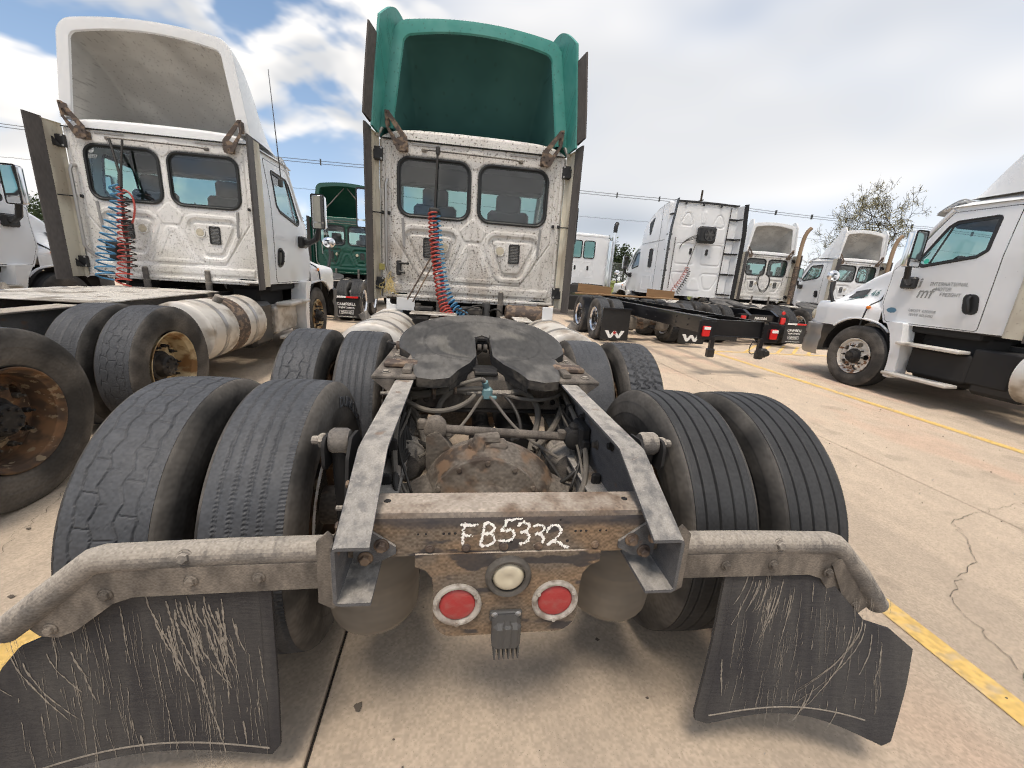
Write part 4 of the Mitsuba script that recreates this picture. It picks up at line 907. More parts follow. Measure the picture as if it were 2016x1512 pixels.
# mud flaps and their hangers
rf = np.random.default_rng(12)
for s, nm in ((-1, 'left'), (1, 'right')):
    hh = KA.hold('mud_flap_hanger')
    dz = 0 if s < 0 else -.012
    KA.add('pipe', tube([(s * .455, -.598, .728 + dz), (s * .70, -.60, .726 + dz), (s * .965, -.607, .722 + dz), (s * .985, -.609, .716 + dz), (s * 1.0, -.611, .703 + dz), (s * 1.09, -.62, (.628 if s < 0 else .602)), (s * 1.18, -.63, .553 if s < 0 else .498)], [.0335] * 6 + [.031], 22), 'dusty_metal', 40, 'mud stained bent pipe', holder=hh)
    pg = Polygon([(.468, .712 + dz), (.468, .640 + dz), (.90, .634 + dz), (.945, .618 + dz), (1.035, .545 if s < 0 else .493), (1.075, .528 if s < 0 else .476), (1.112, .535 if s < 0 else .488), (1.135, .565 if s < 0 else .523), (1.02, .69 + dz), (.97, .712 + dz)])
    m = ext(pg, .006, 'xz', -.634); KA.add('clamp_plate', m if s > 0 else mirror(m), 'clamp_metal', 30, holder=hh)
    if s > 0: KA.add('backing_strip', ext(Polygon([(.965, .655), (1.0, .69), (1.145, .51), (1.10, .468), (1.07, .478)]), .005, 'xz', -.640), 'clamp_metal', holder=hh)
    for x, z in ((.62, .678), (.77, .675), (.955, .645), (1.085, .555 if s < 0 else .52)): KA.add('bolt', bolt((s * x, -.634 - (.006 if s > 0 and x > .9 else 0), z + dz), (0, -1, 0), .0105, .012), 'clamp_metal', holder=hh)
    KA.add('bolt', bolt((s * .78, -.628, .735 + dz), (0, -1, .35), .013, .014), 'dusty_metal', holder=hh)
    KA.add('mount_plate', cat(ext(Polygon([(s * .437, .80), (s * .450, .815), (s * .475, .79), (s * .478, .62), (s * .445, .60), (s * .437, .62)]), .01, 'xz', -.66), bx(s * .432, s * .440, -.68, -.50, .62, .79, .002)), 'clamp_metal', holder=hh)
    KA.adds('mount_bolt', ([bolt((s * .44, y, z), (s, 0, 0), .012, .03) for y, z in ((-.52, .74), (-.40, .80), (-.38, .74))]), 'brown_metal', holder=hh)
    fl = KA.hold('mud_flap')
    if s < 0:
        pts = [(.60, .66), (.606, .30), (.612, .125), (.635, .094)] + [(x, .092 + .050 * math.sin(PI * (x - .635) / .62)) for x in np.linspace(.66, 1.24, 14)] + [(1.262, .095), (1.275, .20), (1.255, .36), (1.215, .44), (1.175, .49), (1.12, .515), (1.05, .54), (.93, .625), (.92, .66)]
        fy = lambda x, z: -.624 + .012 * np.sin((np.abs(x) - .6) * 4.5) - .035 * np.clip((.62 - z) / .5, 0, 1) ** 1.5 * (.3 + .7 * np.clip((np.abs(x) - .6) / .6, 0, 1))
    else:
        pts = [(.638, .66), (.622, .40), (.598, .165), (.602, .140), (.640, .128)] + [(x, .128 + .055 * math.sin(PI * (x - .64) / .50) * 1.0) for x in np.linspace(.66, 1.12, 12)] + [(1.150, .122), (1.172, .145), (1.22, .30), (1.245, .405), (1.18, .455), (1.10, .475), (.98, .60), (.97, .66)]
        fy = lambda x, z: -.624 - .21 * np.clip((.64 - z) / .5, 0, 1) * (.25 + .55 * (np.abs(x) - .6) / .6) + .010 * np.sin((np.abs(x) - .6) * 6)
    fy_ = fy
    p, f = fine(Polygon(pts), .03); X = s * p[:, 0]; v0 = np.column_stack([X, fy(X, p[:, 1]), p[:, 1]]); v1 = v0 + [0, .010, 0]; n = len(p)
    fr = f if s > 0 else f[:, ::-1]
    ed = np.sort(np.vstack([f[:, [0, 1]], f[:, [1, 2]], f[:, [2, 0]]]), 1); u, c = np.unique(ed, axis=0, return_counts=True); bd = u[c == 1]
    side = np.vstack([np.column_stack([bd[:, 0], bd[:, 1], bd[:, 1] + n]), np.column_stack([bd[:, 0], bd[:, 1] + n, bd[:, 0] + n])])
    KA.add('sheet', (np.vstack([v0, v1]), np.vstack([fr, fr[:, ::-1] + n, side])), 'flap_rubber', 40, 'black rubber sheet streaked with dried mud', holder=fl)
    on = lambda x, z, o=.0015: (x, float(fy(np.array(x), np.array(z))) - o, z)
    bead = [(x, (.150 if s < 0 else .178) - .036 + .05 * math.sin(PI * (x - .635) / .62) + (0 if s < 0 else .015)) for x in np.linspace(.64, 1.16 if s < 0 else 1.10, 26)]
    if s < 0: bead = [(x, .118 + .050 * math.sin(PI * (x - .635) / .62)) for x in np.linspace(.64, 1.19, 26)]
    KA.add('moulded_edge', tube([on(s * x, z, .0) for x, z in bead], .0025, 5), 'mud', holder=fl); KA.add('moulded_edge', tube([on(s * x, z, -.001) for x, z in ([(.640, .12), (.636, .40), (.63, .62)] if s < 0 else [(.632, .17), (.652, .40), (.665, .62)])], .0022, 5), 'flap_rubber', holder=fl)
    streaks = []
    def streak(x, z, L, lean=0., w=.0035):
        n = max(6, int(L / .006)); t = np.linspace(0, 1, n); xx = x + lean * t ** 1.6 * L + np.cumsum(rf.normal(0, .0006, n)); zz = z - L * t; ww = w * rf.uniform(.15, 1.2, n) * (1 - .3 * t) * (.55 + .45 * np.sin(t * PI))
        y = fy(xx, zz) - .0012; streaks.append(grid(np.stack([np.column_stack([xx - ww, y, zz]), np.column_stack([xx + ww, y, zz])])))
    if s < 0:
        for k in range(150): streak(rf.uniform(-1.2, -.64), rf.uniform(.2, .60), rf.uniform(.03, .22), rf.uniform(-.05, .1), rf.uniform(.0004, .0022) * rf.uniform(.4, 1.))
        for k in range(30): streak(rf.normal(-.79, .045), rf.uniform(.50, .62), rf.uniform(.04, .22), rf.uniform(.0, .3), rf.uniform(.0012, .0042))
        for x, z, L, ln in ((-.89, .62, .17, .25), (-.815, .60, .27, .35), (-.80, .54, .42, .12), (-.765, .58, .24, .2), (-.735, .57, .19, .2), (-1.19, .47, .20, .45), (-1.17, .45, .18, .5), (-1.12, .47, .12, .5), (-1.07, .47, .08, .3), (-1.24, .42, .06, .6), (-1.05, .40, .09, .2), (-.70, .22, .08, 0), (-.95, .2, .05, 0)): streak(x, z, L, ln, .0035)
        for k in range(26): streak(rf.uniform(-1.2, -.66), rf.uniform(.14, .55), rf.uniform(.01, .05), 0, .0014)
    else:
        for k in range(80): streak(rf.uniform(.68, 1.15), rf.uniform(.25, .58), rf.uniform(.03, .16), rf.uniform(-.15, .0), rf.uniform(.0005, .0012))
        for k in range(22): streak(rf.normal(.80, .05), rf.uniform(.52, .63), rf.uniform(.03, .10), rf.uniform(-.4, 0), rf.uniform(.0012, .003))
        for x, z, L, ln in ((.83, .60, .20, -.35), (.815, .58, .16, -.3), (.86, .55, .15, -.2), (1.09, .475, .22, -.85), (1.10, .47, .25, -.8), (1.08, .46, .2, -.9), (1.06, .46, .30, -.62), (.95, .28, .12, -.5), (.93, .25, .09, -.4), (1.12, .44, .12, -.3), (1.15, .42, .10, -.2), (1.02, .22, .08, -.4), (.66, .35, .12, .1)): streak(x, z, L, ln, .0036)
        for k in range(34): streak(rf.uniform(.66, 1.18), rf.uniform(.2, .56), rf.uniform(.01, .05), -.1, .0013)
    KA.add('mud_streak', cat(*streaks), 'mud', False, {'kind': 'stuff'}, holder=fl)
# frame fittings: shock absorbers, studs, brackets
for s in (-1, 1):
    hh = KA.hold('shock_absorber')
    KA.add('bracket', cat(ext(rpoly([(-.40, .70), (-.22, .70), (-.17, .84), (-.22, .90), (-.31, .91), (-.36, .86)], .02), s * .010, 'yz', s * .470), ext(rpoly([(-.33, .80), (-.22, .80), (-.22, .90), (-.33, .91)], .03), s * .010, 'yz', s * .548), bx(s * .43, s * .48, -.36, -.22, .72, .76)), 'black_matte', holder=hh)
    KA.add('bushing', lathe([(s * .485, 0), (s * .485, .034), (s * .495, .040), (s * .535, .040), (s * .545, .034), (s * .545, .0)], 24, 'x', (0, -.275, .885)), 'dusty_metal', holder=hh); KA.add('eye_bolt', cat(cyl((s * .545, -.275, .885), (s * .60, -.275, .885), .014, 10), cyl((s * .56, -.275, .885), (s * .578, -.275, .885), .024, 6)), 'dusty_metal', holder=hh)
    KA.add('body', tube([(s * .515, -.27, .86), (s * .515, -.22, .55), (s * .515, -.18, .36)], [.030, .034, .034], 14), 'black_matte', holder=hh)
    for y, z in ((-.44, .745), (-.30, .74), (.30, .87), (.42, .87), (.36, .80), (.9, .87), (1.0, .80), (.55, .80)): KA.add('frame_bolt', cat(bolt((s * .43, y, z), (s, 0, 0), .014, .035), cyl((s * .43, y, z), (s * .49, y, z), .008, 8)), 'dusty_metal')
    for y, z in ((.15, .83), (-.05, .78), (-.2, .84), (.3, .74)): KA.add('frame_bolt', bolt((s * .421, y, z), (-s, 0, 0), .013, .02), 'oily')
# mid crossmember
h = KA.hold('mid_crossmember')
P = np.array([[(x, y, z) for y, z in [(.62, .915), (.53, .915), (.515, .905), (.51, .89), (.51, .74), (.52, .74), (.52, .885), (.62, .90)]] for x in np.linspace(-.42, .42, 12)]); KA.add('channel', grid(P, wrap_v=True), 'clamp_metal', 40, holder=h)
KA.add('shelf', bx(-.40, .40, .505, .60, .715, .727), 'oily', holder=h)
KA.adds('rivet', ([bolt((x, .51, z), (0, -1, 0), .010, .008) for x in (-.36, -.3, .3, .36) for z in (.86, .78)]), 'oily', holder=h)
KA.adds('slot', (bx(.14, .21, .5085, .512, .815, .835, .001), bx(-.30, -.27, .5085, .512, .82, .85, .001)), 'black_matte', holder=h)
# torque rod and its towers
h = KA.hold('torque_rod')
KA.add('rod', tube([(-.20, .09, .785), (.33, .10, .752)], .019, 16), 'clamp_metal', holder=h)
for (x, z, ax) in ((-.235, .788, 0), (.365, .750, 0)):
    KA.add('rod_end', cat(lathe([(.055, 0), (.055, .030), (.065, .046), (.125, .046), (.135, .030), (.135, 0)], 22, 'y', (x, 0, z))), 'clamp_metal' if x < 0 else 'black_matte', holder=h); KA.add('end_bolt', cat(cyl((x - .06, .095, z + .015), (x + .06, .095, z - .015), .016, 10), rbox((x - .055, .095, z + .015), (.035, .04, .04)), rbox((x + .055, .095, z - .015), (.035, .04, .04))), 'clamp_metal', holder=h)
m = ext(rpoly([(-.27, .77), (-.22, .79), (-.16, .70), (-.11, .60), (-.25, .52), (-.27, .64)], .02), .07, 'xz', .05); KA.add('tower', m, 'hub_rust', 30, holder=h)
KA.add('frame_bracket', cat(rbox((.398, .10, .76), (.05, .14, .12), .02), rbox((.38, .10, .79), (.07, .05, .05), .01)), 'black_matte', holder=h)
# valve and hoses
h = KA.hold('air_valve')
KA.add('valve', cat(rbox((.005, .47, .835), (.055, .05, .06), .012), cyl((.0, .47, .86), (-.01, .45, .90), .016, 10), rbox((.02, .46, .815), (.07, .03, .02), .006)), 'teal_valve', holder=h)
KA.adds('fitting', (cyl((-.10, .465, .835), (-.02, .468, .835), .015, 8), cyl((.03, .468, .835), (.13, .465, .838), .015, 8), cyl((-.01, .45, .90), (-.03, .44, .915), .012, 8), *[cyl((x, .465, .835), (x + .02, .465, .835), .020, 6) for x in (-.08, -.045, .06, .10)]), 'dusty_metal', holder=h)
H = lambda nm, pts, r, mat='hose_dusty', n=30: KA.add('hose', tube(spline(pts, n), r, 8), mat, 40)
H('a', [(-.10, .465, .835), (-.20, .46, .82), (-.235, .44, .76), (-.225, .38, .68), (-.20, .30, .62)], .016)
H('b', [(.13, .465, .838), (.22, .46, .83), (.26, .43, .78), (.25, .36, .68), (.215, .28, .60)], .016)
H('c', [(-.03, .44, .915), (-.10, .44, .895), (-.20, .46, .855), (-.34, .48, .825), (-.42, .50, .82)], .010)
H('d', [(-.02, .46, .86), (-.16, .455, .848), (-.30, .47, .818), (-.42, .50, .80)], .012); H('e', [(-.20, .458, .842), (-.30, .47, .812), (-.42, .50, .785)], .011)
H('f', [(-.41, .46, .78), (-.35, .40, .74), (-.30, .28, .69), (-.27, .20, .63)], .019); H('g', [(.40, .44, .79), (.37, .40, .73), (.30, .30, .68), (.22, .22, .64)], .016); H('h', [(.30, .30, .68), (.24, .20, .60), (.22, .10, .50)], .012, 'hose_black')
for k in range(5): H('w', [(-.38 - .008 * k, .30, .78), (-.385 + .01 * k, .10, .70 - .01 * k), (-.36, -.10 - .02 * k, .66), (-.375 + .012 * k, -.25, .62), (-.36, -.36, .64)], .0075, 'hose_black')
for k in range(4): H('v', [(.40, .35, .80), (.395, .12, .70 - .015 * k), (.37 + .01 * k, -.08, .62), (.385, -.22, .60 + .01 * k), (.40, -.34, .62)], .008, 'hose_black')
H('x', [(.40, .05, .70), (.36, -.02, .66), (.30, -.02, .60), (.26, .06, .56)], .009, 'hose_black'); H('y', [(.24, .16, .66), (.28, .06, .62), (.33, 0, .56)], .007, 'hose_black')
rh = np.random.default_rng(31)
for s in (-1, 1):      # bundles of lines clipped along the inside of both rails, sagging to the axle
    for k in range(7):
        q = [(s * (.408 - .010 * (k % 3)), .50, .86 - .022 * k), (s * (.40 - .012 * (k % 3)), .22 + rh.normal(0, .02), .80 - .026 * k), (s * (.385 + rh.normal(0, .012)), -.02 + rh.normal(0, .03), .72 - .02 * k + rh.normal(0, .012)), (s * (.33 + rh.normal(0, .03)), -.16 + rh.normal(0, .04), .64 - .012 * k), (s * (.30 + rh.normal(0, .04)), .02 + rh.normal(0, .05), .56)]
        KA.add('hose', tube(spline(q, 30), .0055 + .006 * (k % 3 == 0), 7), 'hose_black' if k % 2 else 'hose_dusty', 40)
    for y, z in ((.30, .80), (.02, .73), (-.14, .66)): KA.add('line_clip', rbox((s * .398, y, z), (.035, .022, .075), .006), 'black_matte')
    KA.add('air_line', tube(spline([(s * .30, .08, .66), (s * .20, .16, .70), (s * .12, .26, .74), (s * .05, .38, .80), (s * .02, .45, .82)], 24), .0075, 7), 'hose_dusty', 40)
H('z1', [(-.42, .40, .84), (-.34, .34, .80), (-.24, .30, .79), (-.14, .34, .80), (-.06, .44, .83)], .012); H('z2', [(.40, .46, .86), (.30, .40, .83), (.20, .42, .82), (.10, .46, .83)], .010); H('z3', [(-.40, .34, .72), (-.30, .22, .66), (-.20, .14, .67), (-.14, .20, .62)], .013, 'hose_black')
H('z4', [(.10, .46, .82), (.16, .36, .74), (.15, .24, .70), (.10, .14, .72)], .009, 'hose_black')
KA.add('wire_tape', tube(spline([(-.37, -.06, .685), (-.365, -.10, .665), (-.37, -.14, .65)], 12), .013, 8), 'bezel'); KA.adds('cable_clamp', (rbox((-.26, .46, .835), (.02, .04, .07), .006), rbox((-.155, .455, .852), (.015, .035, .05), .005)), 'brown_metal')
KA.add('drive_shaft', cat(cyl((0, .26, .55), (0, .50, .56), .055, 18), cyl((0, .47, .555), (0, .56, .56), .075, 18), cyl((0, .55, .56), (0, 1.1, .57), .05, 18)), 'oily')
KA.add('air_tank', cyl((.20, .50, .55), (.20, 1.0, .55), .11, 20), 'black_matte')
# fifth wheel
h = KA.hold('fifth_wheel'); top, side = fifth_wheel_plate(); KA.add('top_plate', top, 'grease', 40, 'greasy black coupling plate with a V throat', holder=h); KA.add('plate_edge', side, 'grease_side', 35, holder=h)
zf = lambda x, y: float(FWZ(np.array(y)))
thr = [(-.185, .33), (-.085, .54), (-.046, .69), (-.044, .96)]
for s in (-1, 1): KA.add('throat_lip', skirt([(s * -x, y) for x, y in thr], lambda x, y: zf(x, y), .085), 'grease_side', 30, holder=h)
KA.add('skirt', skirt([(.47 * math.cos(a), .90 + .47 * math.sin(a)) for a in np.linspace(-.25, PI + .25, 40)], lambda x, y: float(zf(x, y)), .075), 'grease_side', 40, holder=h)
KA.add('lock_jaw', cat(rbox((0, 1.02, 1.005), (.12, .05, .07), .015), tube([(.045 * math.cos(a), .95 + .05 * math.sin(a), 1.025) for a in np.linspace(0, PI, 14)], .018, 8), cyl((-.030, .90, .985), (-.005, .90, .985), .026, 14), cyl((.005, .90, .985), (.030, .90, .985), .026, 14), bx(-.07, .07, .60, .68, .90, .93), bx(-.06, .06, .50, .58, .915, .935)), 'oily', holder=h)
KA.adds('cross_beam', (bx(-.22, .22, .60, .70, .89, .93, .01), bx(-.30, .30, 1.05, 1.1, .95, .99)), 'grease_side', holder=h)
for s in (-1, 1):
    KA.adds('pivot_bracket', (ext(rpoly([(.60, .955), (1.16, .955), (1.02, .975), (.96, .985), (.84, .975), (.74, .965)], .01), s * .08, 'yz', s * .375), rbox((s * .42, .50, .968), (.16, .10, .024)), cyl((s * .35, .90, .982), (s * .50, .90, .982), .026, 18)), 'brown_metal', holder=h)
    KA.adds('slide_rail', (bx(s * .335, s * .53, .30, 1.42, .937, .953, .004), bx(s * .36, s * .40, .34, 1.40, .953, .978, .004), ext(Polygon([(s * .43, .938), (s * .53, .938), (s * .435, .86)]), .012, 'xz', .302)), 'clamp_metal', holder=h)
    for y in np.linspace(.36, 1.36, 9): KA.add('rail_bolt', bolt((s * .475, y, .953), (0, 0, 1), .014, .012), 'dusty_metal', holder=h)
KA.add('release_handle', tube([(-.30, .95, .99), (-.52, .93, .985), (-.56, .98, .985), (-.55, 1.05, .985)], .009, 8), 'oily', holder=h)
# lettering moulded into the side of the inner left tyre
m = meshkit.text_mesh('DURATURN', .040, .003, True); v, f = arr(m); v = v.copy(); ang = math.radians(86) - v[:, 0] * 1.35 / .40 + 0.0
rr = .395 + v[:, 1]; KA.add('tyre_lettering', (np.column_stack([-.743 + .1412 + v[:, 2] + .0005, rr * np.cos(ang - .05), .49 + rr * np.sin(ang - .05)]), f), 'tread', False, 'raised lettering DURATURN on the tyre')
# things behind the cab
C0 = 3.364
KA.adds('rear_deck', (bx(-.62, -.15, 2.70, 2.95, .972, .985), bx(.45, .62, 2.6, 3.0, .955, .97)), 'deck_alu')
KA.add('muffler', cat(cyl((.40, 3.18, .99), (.86, 3.18, .99), .095, 22), cyl((.86, 3.18, .99), (.92, 3.18, .99), .06, 16)), 'brown_metal')
KA.adds('canister', (cyl((.17, 3.10, .95), (.17, 3.10, 1.10), .045, 16), cyl((-.30, 3.2, .9), (-.30, 3.2, 1.08), .05, 14)), 'grey_plastic'); KA.adds('side_plate', (bx(-.82, -.62, 3.28, 3.30, .95, 1.09), bx(.80, .92, 3.05, 3.07, .92, 1.09)), 'hyd_white')
KA.adds('hydraulic_block', (rbox((-.50, 3.02, 1.005), (.20, .10, .05), .015), cyl((-.56, 3.02, 1.0), (-.56, 3.02, 1.06), .03, 10), rbox((.0, 3.05, 1.0), (.24, .16, .09), .02)), 'oily')
for k, q in enumerate([[(-.1, 3.1, 1.0), (.02, 2.95, 1.06), (.10, 3.0, 1.07), (.14, 3.1, 1.0)], [(.20, 3.1, .99), (.28, 2.98, 1.04), (.34, 3.05, 1.0)], [(-.25, 3.1, 1.0), (-.15, 2.9, 1.03), (.0, 2.7, .97)]]): KA.add('hose', tube(spline(q, 20), .010, 7), 'hose_black')


def coil(path, r, turns, w=.0085, ph=0., n=14):
    p = spline(path, int(turns * n) + 1); t = np.gradient(p, axis=0); t /= np.linalg.norm(t, axis=1, keepdims=True); a = np.cross(t, [0, 1., 0]); a /= np.linalg.norm(a, axis=1, keepdims=True); b = np.cross(t, a)
    s = np.linspace(0, 1, len(p)); th = 2 * PI * turns * s + ph; R = r(s) if callable(r) else r
    R = np.broadcast_to(R, s.shape)[:, None] * (1 + .05 * np.sin(s * 37 + ph)[:, None]); return tube(p + R * (np.cos(th)[:, None] * a + np.sin(th)[:, None] * b), w, 7)


h = KA.hold('air_hose'); KA.add('coil', coil([(-.43, C0 - .22, 1.99), (-.42, C0 - .24, 1.80), (-.38, C0 - .27, 1.50), (-.33, C0 - .33, 1.22), (-.26, C0 - .42, .99), (-.20, C0 - .50, .93)], lambda s: .042 + .012 * s, 27, .0085), 'hose_red', True, 'coiled red air hose', holder=h)
h = KA.hold('air_hose'); KA.add('coil', coil([(-.40, C0 - .21, 1.99), (-.37, C0 - .22, 1.75), (-.33, C0 - .25, 1.45), (-.28, C0 - .30, 1.22), (-.16, C0 - .40, 1.02), (-.06, C0 - .48, .95)], lambda s: .038 + .012 * s, 25, .0085, 1.5), 'hose_blue', True, 'coiled blue air hose', holder=h)
KA.add('hose_clip', cat(rbox((-.42, C0 - .2, 2.01), (.10, .05, .05), .015), tube(spline([(-.46, C0 - .2, 2.0), (-.40, C0 - .17, 1.94), (-.36, C0 - .2, 1.98), (-.41, C0 - .21, 2.03)], 16), .012, 6), cyl((-.36, C0 - .06, 1.44), (-.40, C0 - .10, 1.50), .03, 10)), 'hose_black')
KA.add('cable', coil([(-.40, C0 - .22, 1.97), (-.39, C0 - .22, 1.60), (-.36, C0 - .26, 1.35)], .033, 14, .006, .5), 'hose_black')
KA.add('hose_pole', cat(cyl((-.395, C0 - .06, 2.64), (-.415, C0 - .09, 2.03), .012, 10), rbox((-.395, C0 - .055, 2.61), (.04, .05, .08), .01)), 'hose_black')
KA.adds('strut_rod', (cyl((-.44, C0 - .08, 1.56), (-.69, C0 - .20, 1.08), .009, 8), cyl((-.41, C0 - .09, 1.50), (-.63, C0 - .22, 1.06), .008, 8)), 'brown_metal')
KA.add('wall_bracket', cat(rbox((-.80, C0 - .03, 1.41), (.05, .06, .16), .01), cyl((-.80, C0 - .05, 1.46), (-.70, C0 - .07, 1.46), .012, 8), cyl((-.80, C0 - .05, 1.37), (-.73, C0 - .07, 1.36), .012, 8), rbox((-.70, C0 - .07, 1.46), (.03, .03, .03), .008)), 'black_plastic')
rs = np.random.default_rng(2); KA.add('straw', cat(*[tube(spline([(-.90 + rs.normal(0, .02), C0 - .06, 1.30 + rs.normal(0, .03)), (-.90 + rs.normal(0, .04), C0 - .09, 1.22), (-.89 + rs.normal(0, .06), C0 - .10, 1.15 + rs.normal(0, .03))], 8), .0022, 4) for _ in range(22)]), 'straw')
KA.add('warning_sticker', bx(-1.015, -.955, C0 - .004, C0 + .02, 1.375, 1.44, .001), 'sticker_yellow')
# green wings of the fairing with dark rubber edges
for s in (-1, 1):
    h = KA.hold('fairing_wing'); U = np.linspace(0, 1, 26); W_ = np.linspace(0, 1, 30)
    zt_ = lambda u: 3.63 + .185 * np.sin(np.clip(u / .46, 0, 1) * PI / 2) - .14 * np.clip((u - .46) / .54, 0, 1) ** 2
    def wing(off): return np.array([[(s * (1.030 - .105 * (w * (zt_(u) - 2.72) / 1.1) ** 1.2 - .21 * u ** .95 * (.20 + .80 * w) - off), C0 - .27 + .62 * u, 2.72 + (zt_(u) - 2.72) * w) for w in W_] for u in U])
    A_, B_ = wing(0), wing(.022); KA.add('panel', cat(grid(A_), grid(B_), grid(np.stack([A_[:, -1], B_[:, -1]])), grid(np.stack([A_[0], B_[0]]))), 'teal', 40, holder=h)
    zz = np.linspace(2.75, 3.48, 10); xw_ = lambda z: 1.035 - .105 * np.clip((z - 2.72) / 1.1, 0, 1) ** 1.2
    KA.add('rubber_edge', grid(np.array([[(s * (xw_(z) - .02), C0 - .25, z), (s * (xw_(z) + .030), C0 - .405, z + .03), (s * (xw_(z) + .043), C0 - .41, z + .03), (s * (xw_(z) + .01), C0 - .25, z)] for z in zz]), wrap_v=True), 'ext_rubber', 40, holder=h)
    KA.add('corner_filler', ext(Polygon([(s * 1.0, 2.70), (s * 1.03, 2.70), (s * .97, 2.785), (s * .955, 2.785)]), .05, 'xz', C0 - .02), 'wall_dirty', holder=h)
KA.place(main)
HI = daycab(.0075, True); LO = daycab(.03)
HI.place(main, (0, C0, 0), {**BASE, 'fair': 'teal', 'fair_in': 'teal_shaded_in'})
# ---------------------------------------------------------------- the other trucks
FAR = Kit(); chassis(FAR, rail_mat='rail_paint', rim='white_rim', steer_y=3.36 + 1.83)
NEW = Kit(); chassis(NEW, rail_mat='black_gloss', rim='polished', tread_far='lug_far', tail_drop=True, flaps=False, steer_y=3.36 + 1.83)
for s in (-1, 1):
    hl = NEW.hold('tail_lamp'); NEW.add('lens', rbox((s * .56, -.69, .70), (.13, .05, .17), .02), 'lens_red_bright', holder=hl); NEW.add('mount', cat(bx(s * .43, s * .62, -.67, -.64, .60, .84), bx(s * .5, s * .62, -.67, -.55, .79, .83)), 'black_gloss', holder=hl)
NEW.add('rear_crossmember', cat(bx(-.42, .42, -.60, -.592, .66, .82), bx(-.42, .42, -.60, -.50, .81, .82)), 'black_gloss')

# second truck: white fairing, coiled blue hose
kB = thing('semi_truck', 'white tractor unit with grey inside roof fairing and coiled blue and red hoses', 'truck')
KB = Kit(); chassis(KB, far=False, kinds={'lo': 'rib', 'li': 'rib', 'ri': 'sipe', 'ro': 'worn', 'flo': 'rib', 'fli': 'rib', 'fri': 'sipe', 'fro': 'hex'}, rim='rust_rim', tanks=True, steer_y=3.44 + 1.83, steer_rim='gold_rim', front=5.0, fifth=False)
for e_ in KB.e:
    if e_[0] in ('wheel_006__rim',): e_[2] = 'gold_rim'
_t, _s = fifth_wheel_plate(); KB.add('fifth_wheel', mv(cat(_t, _s), (0, -.42, 0)), 'grease', 40)
for y0, y1, z in ((1.80, 3.30, .962), (1.50, 1.77, .958)): KB.add('deck_plate', cat(bx(-.56, .60, y0, y1, z, z + .012, .003), *[bx(-.56, .60, y0 + q, y0 + q + .012, z + .012, z + .016, .001) for q in np.arange(.05, y1 - y0 - .04, .07)]), 'deck_alu')
KB.add('fuel_stain', lathe([(2.50, .3155), (2.50, .3165), (2.76, .3165), (2.76, .3155)], 48, 'y', (.86, 0, .64)), 'brown_metal', 40)
KB.adds('slide_rail', ([bx(s * .335, s * .53, .30, 1.42, .937, .953, .004) for s in (-1, 1)]), 'dusty_metal')
KB.place(kB, (-3.70, .88, 0), {'oily': 'oily'}, skip=('engine_shadow_box',)); 
CB = 4.28
HI.place(kB, (-3.60, CB, 0), {**BASE, 'wall': 'wall_b', 'wall_roof': 'white', 'step': 'deck_alu', 'step_panel': 'tank_alu'})
KX = Kit(); h = KX.hold('air_hose'); KX.add('coil', coil([(-.42, -.2, 2.10), (-.44, -.2, 1.85), (-.55, -.22, 1.55), (-.60, -.26, 1.25), (-.60, -.3, 1.05)], lambda s: .045 + .045 * s, 14, .0095), 'hose_blue', True, 'coiled blue air hose', holder=h)
h = KX.hold('air_hose'); KX.add('coil', coil([(-.36, -.2, 2.08), (-.38, -.2, 1.85), (-.40, -.22, 1.50), (-.41, -.26, 1.20), (-.42, -.32, .99)], lambda s: .032 + .04 * s, 16, .0085, 1.), 'hose_red', True, 'coiled red air hose', holder=h)
h = KX.hold('air_hose'); KX.add('coil', coil([(-.34, -.18, 2.08), (-.34, -.2, 1.80), (-.35, -.22, 1.45), (-.36, -.24, 1.2)], lambda s: .03 + .03 * s, 13, .007, 2.), 'hose_black', True, holder=h)
KX.add('spring_strap', cat(cyl((-.50, -.04, 2.60), (-.395, -.12, 2.22), .014, 8), cyl((-.36, -.05, 2.60), (-.385, -.12, 2.22), .012, 8), cyl((-.39, -.12, 2.24), (-.385, -.16, 2.08), .022, 10)), 'hose_black')
KX.add('cable', tube(spline([(-.38, -.16, 2.08), (-.40, -.16, 1.7), (-.40, -.18, 1.4), (-.44, -.22, 1.0)], 24), .014, 8), 'hose_black')
KX.add('hose_tail', tube(spline([(-.36, -.16, 2.06), (-.27, -.18, 2.0), (-.26, -.18, 1.85), (-.31, -.18, 1.70)], 20), .010, 8), 'hose_red')
KX.add('hose_rack', cat(rbox((-.62, -.05, 1.42), (.18, .06, .14), .02), rbox((-.62, -.07, 1.36), (.10, .08, .18), .02)), 'black_plastic')
KX.add('antenna', cat(cyl((1.06, .62, 2.40), (1.00, .62, 3.72), .008, 6, .004), rbox((1.05, .62, 2.40), (.05, .06, .10), .01)), 'grey_plastic')
st = [(lathe([(0, .036), (.001, .036), (.001, 0)], 24, 'y', (0, 0, 0)))]
dsk = Point(0, 0).buffer(.038, 12)
for k in range(7):
    a = math.radians(90 + (k - 3) * 38); dsk = dsk.difference(LineString([(0, -.008), (.02 * math.cos(a), .008 + .02 * math.sin(a)), (.033 * math.cos(a), .004 + .028 * math.sin(a))]).buffer(.0035))
dsk = dsk.difference(LineString([(0, 0), (.006, -.03)]).buffer(.003))
KX.add('window_sticker', cat(ext(affinity.translate(dsk, -.745, 2.485), .001, 'xz', -.003 + .011), (lambda v, f: (np.column_stack([v[:, 0] - .80, .0085 - v[:, 2], v[:, 1] + 2.405]), f))(*arr(meshkit.text_mesh('LASFIT', .024, .001, True))), bx(-.80, -.70, .008, .009, 2.392, 2.396, .0002)), 'print_white', False)
KX.place(kB, (-3.60, CB, 0))

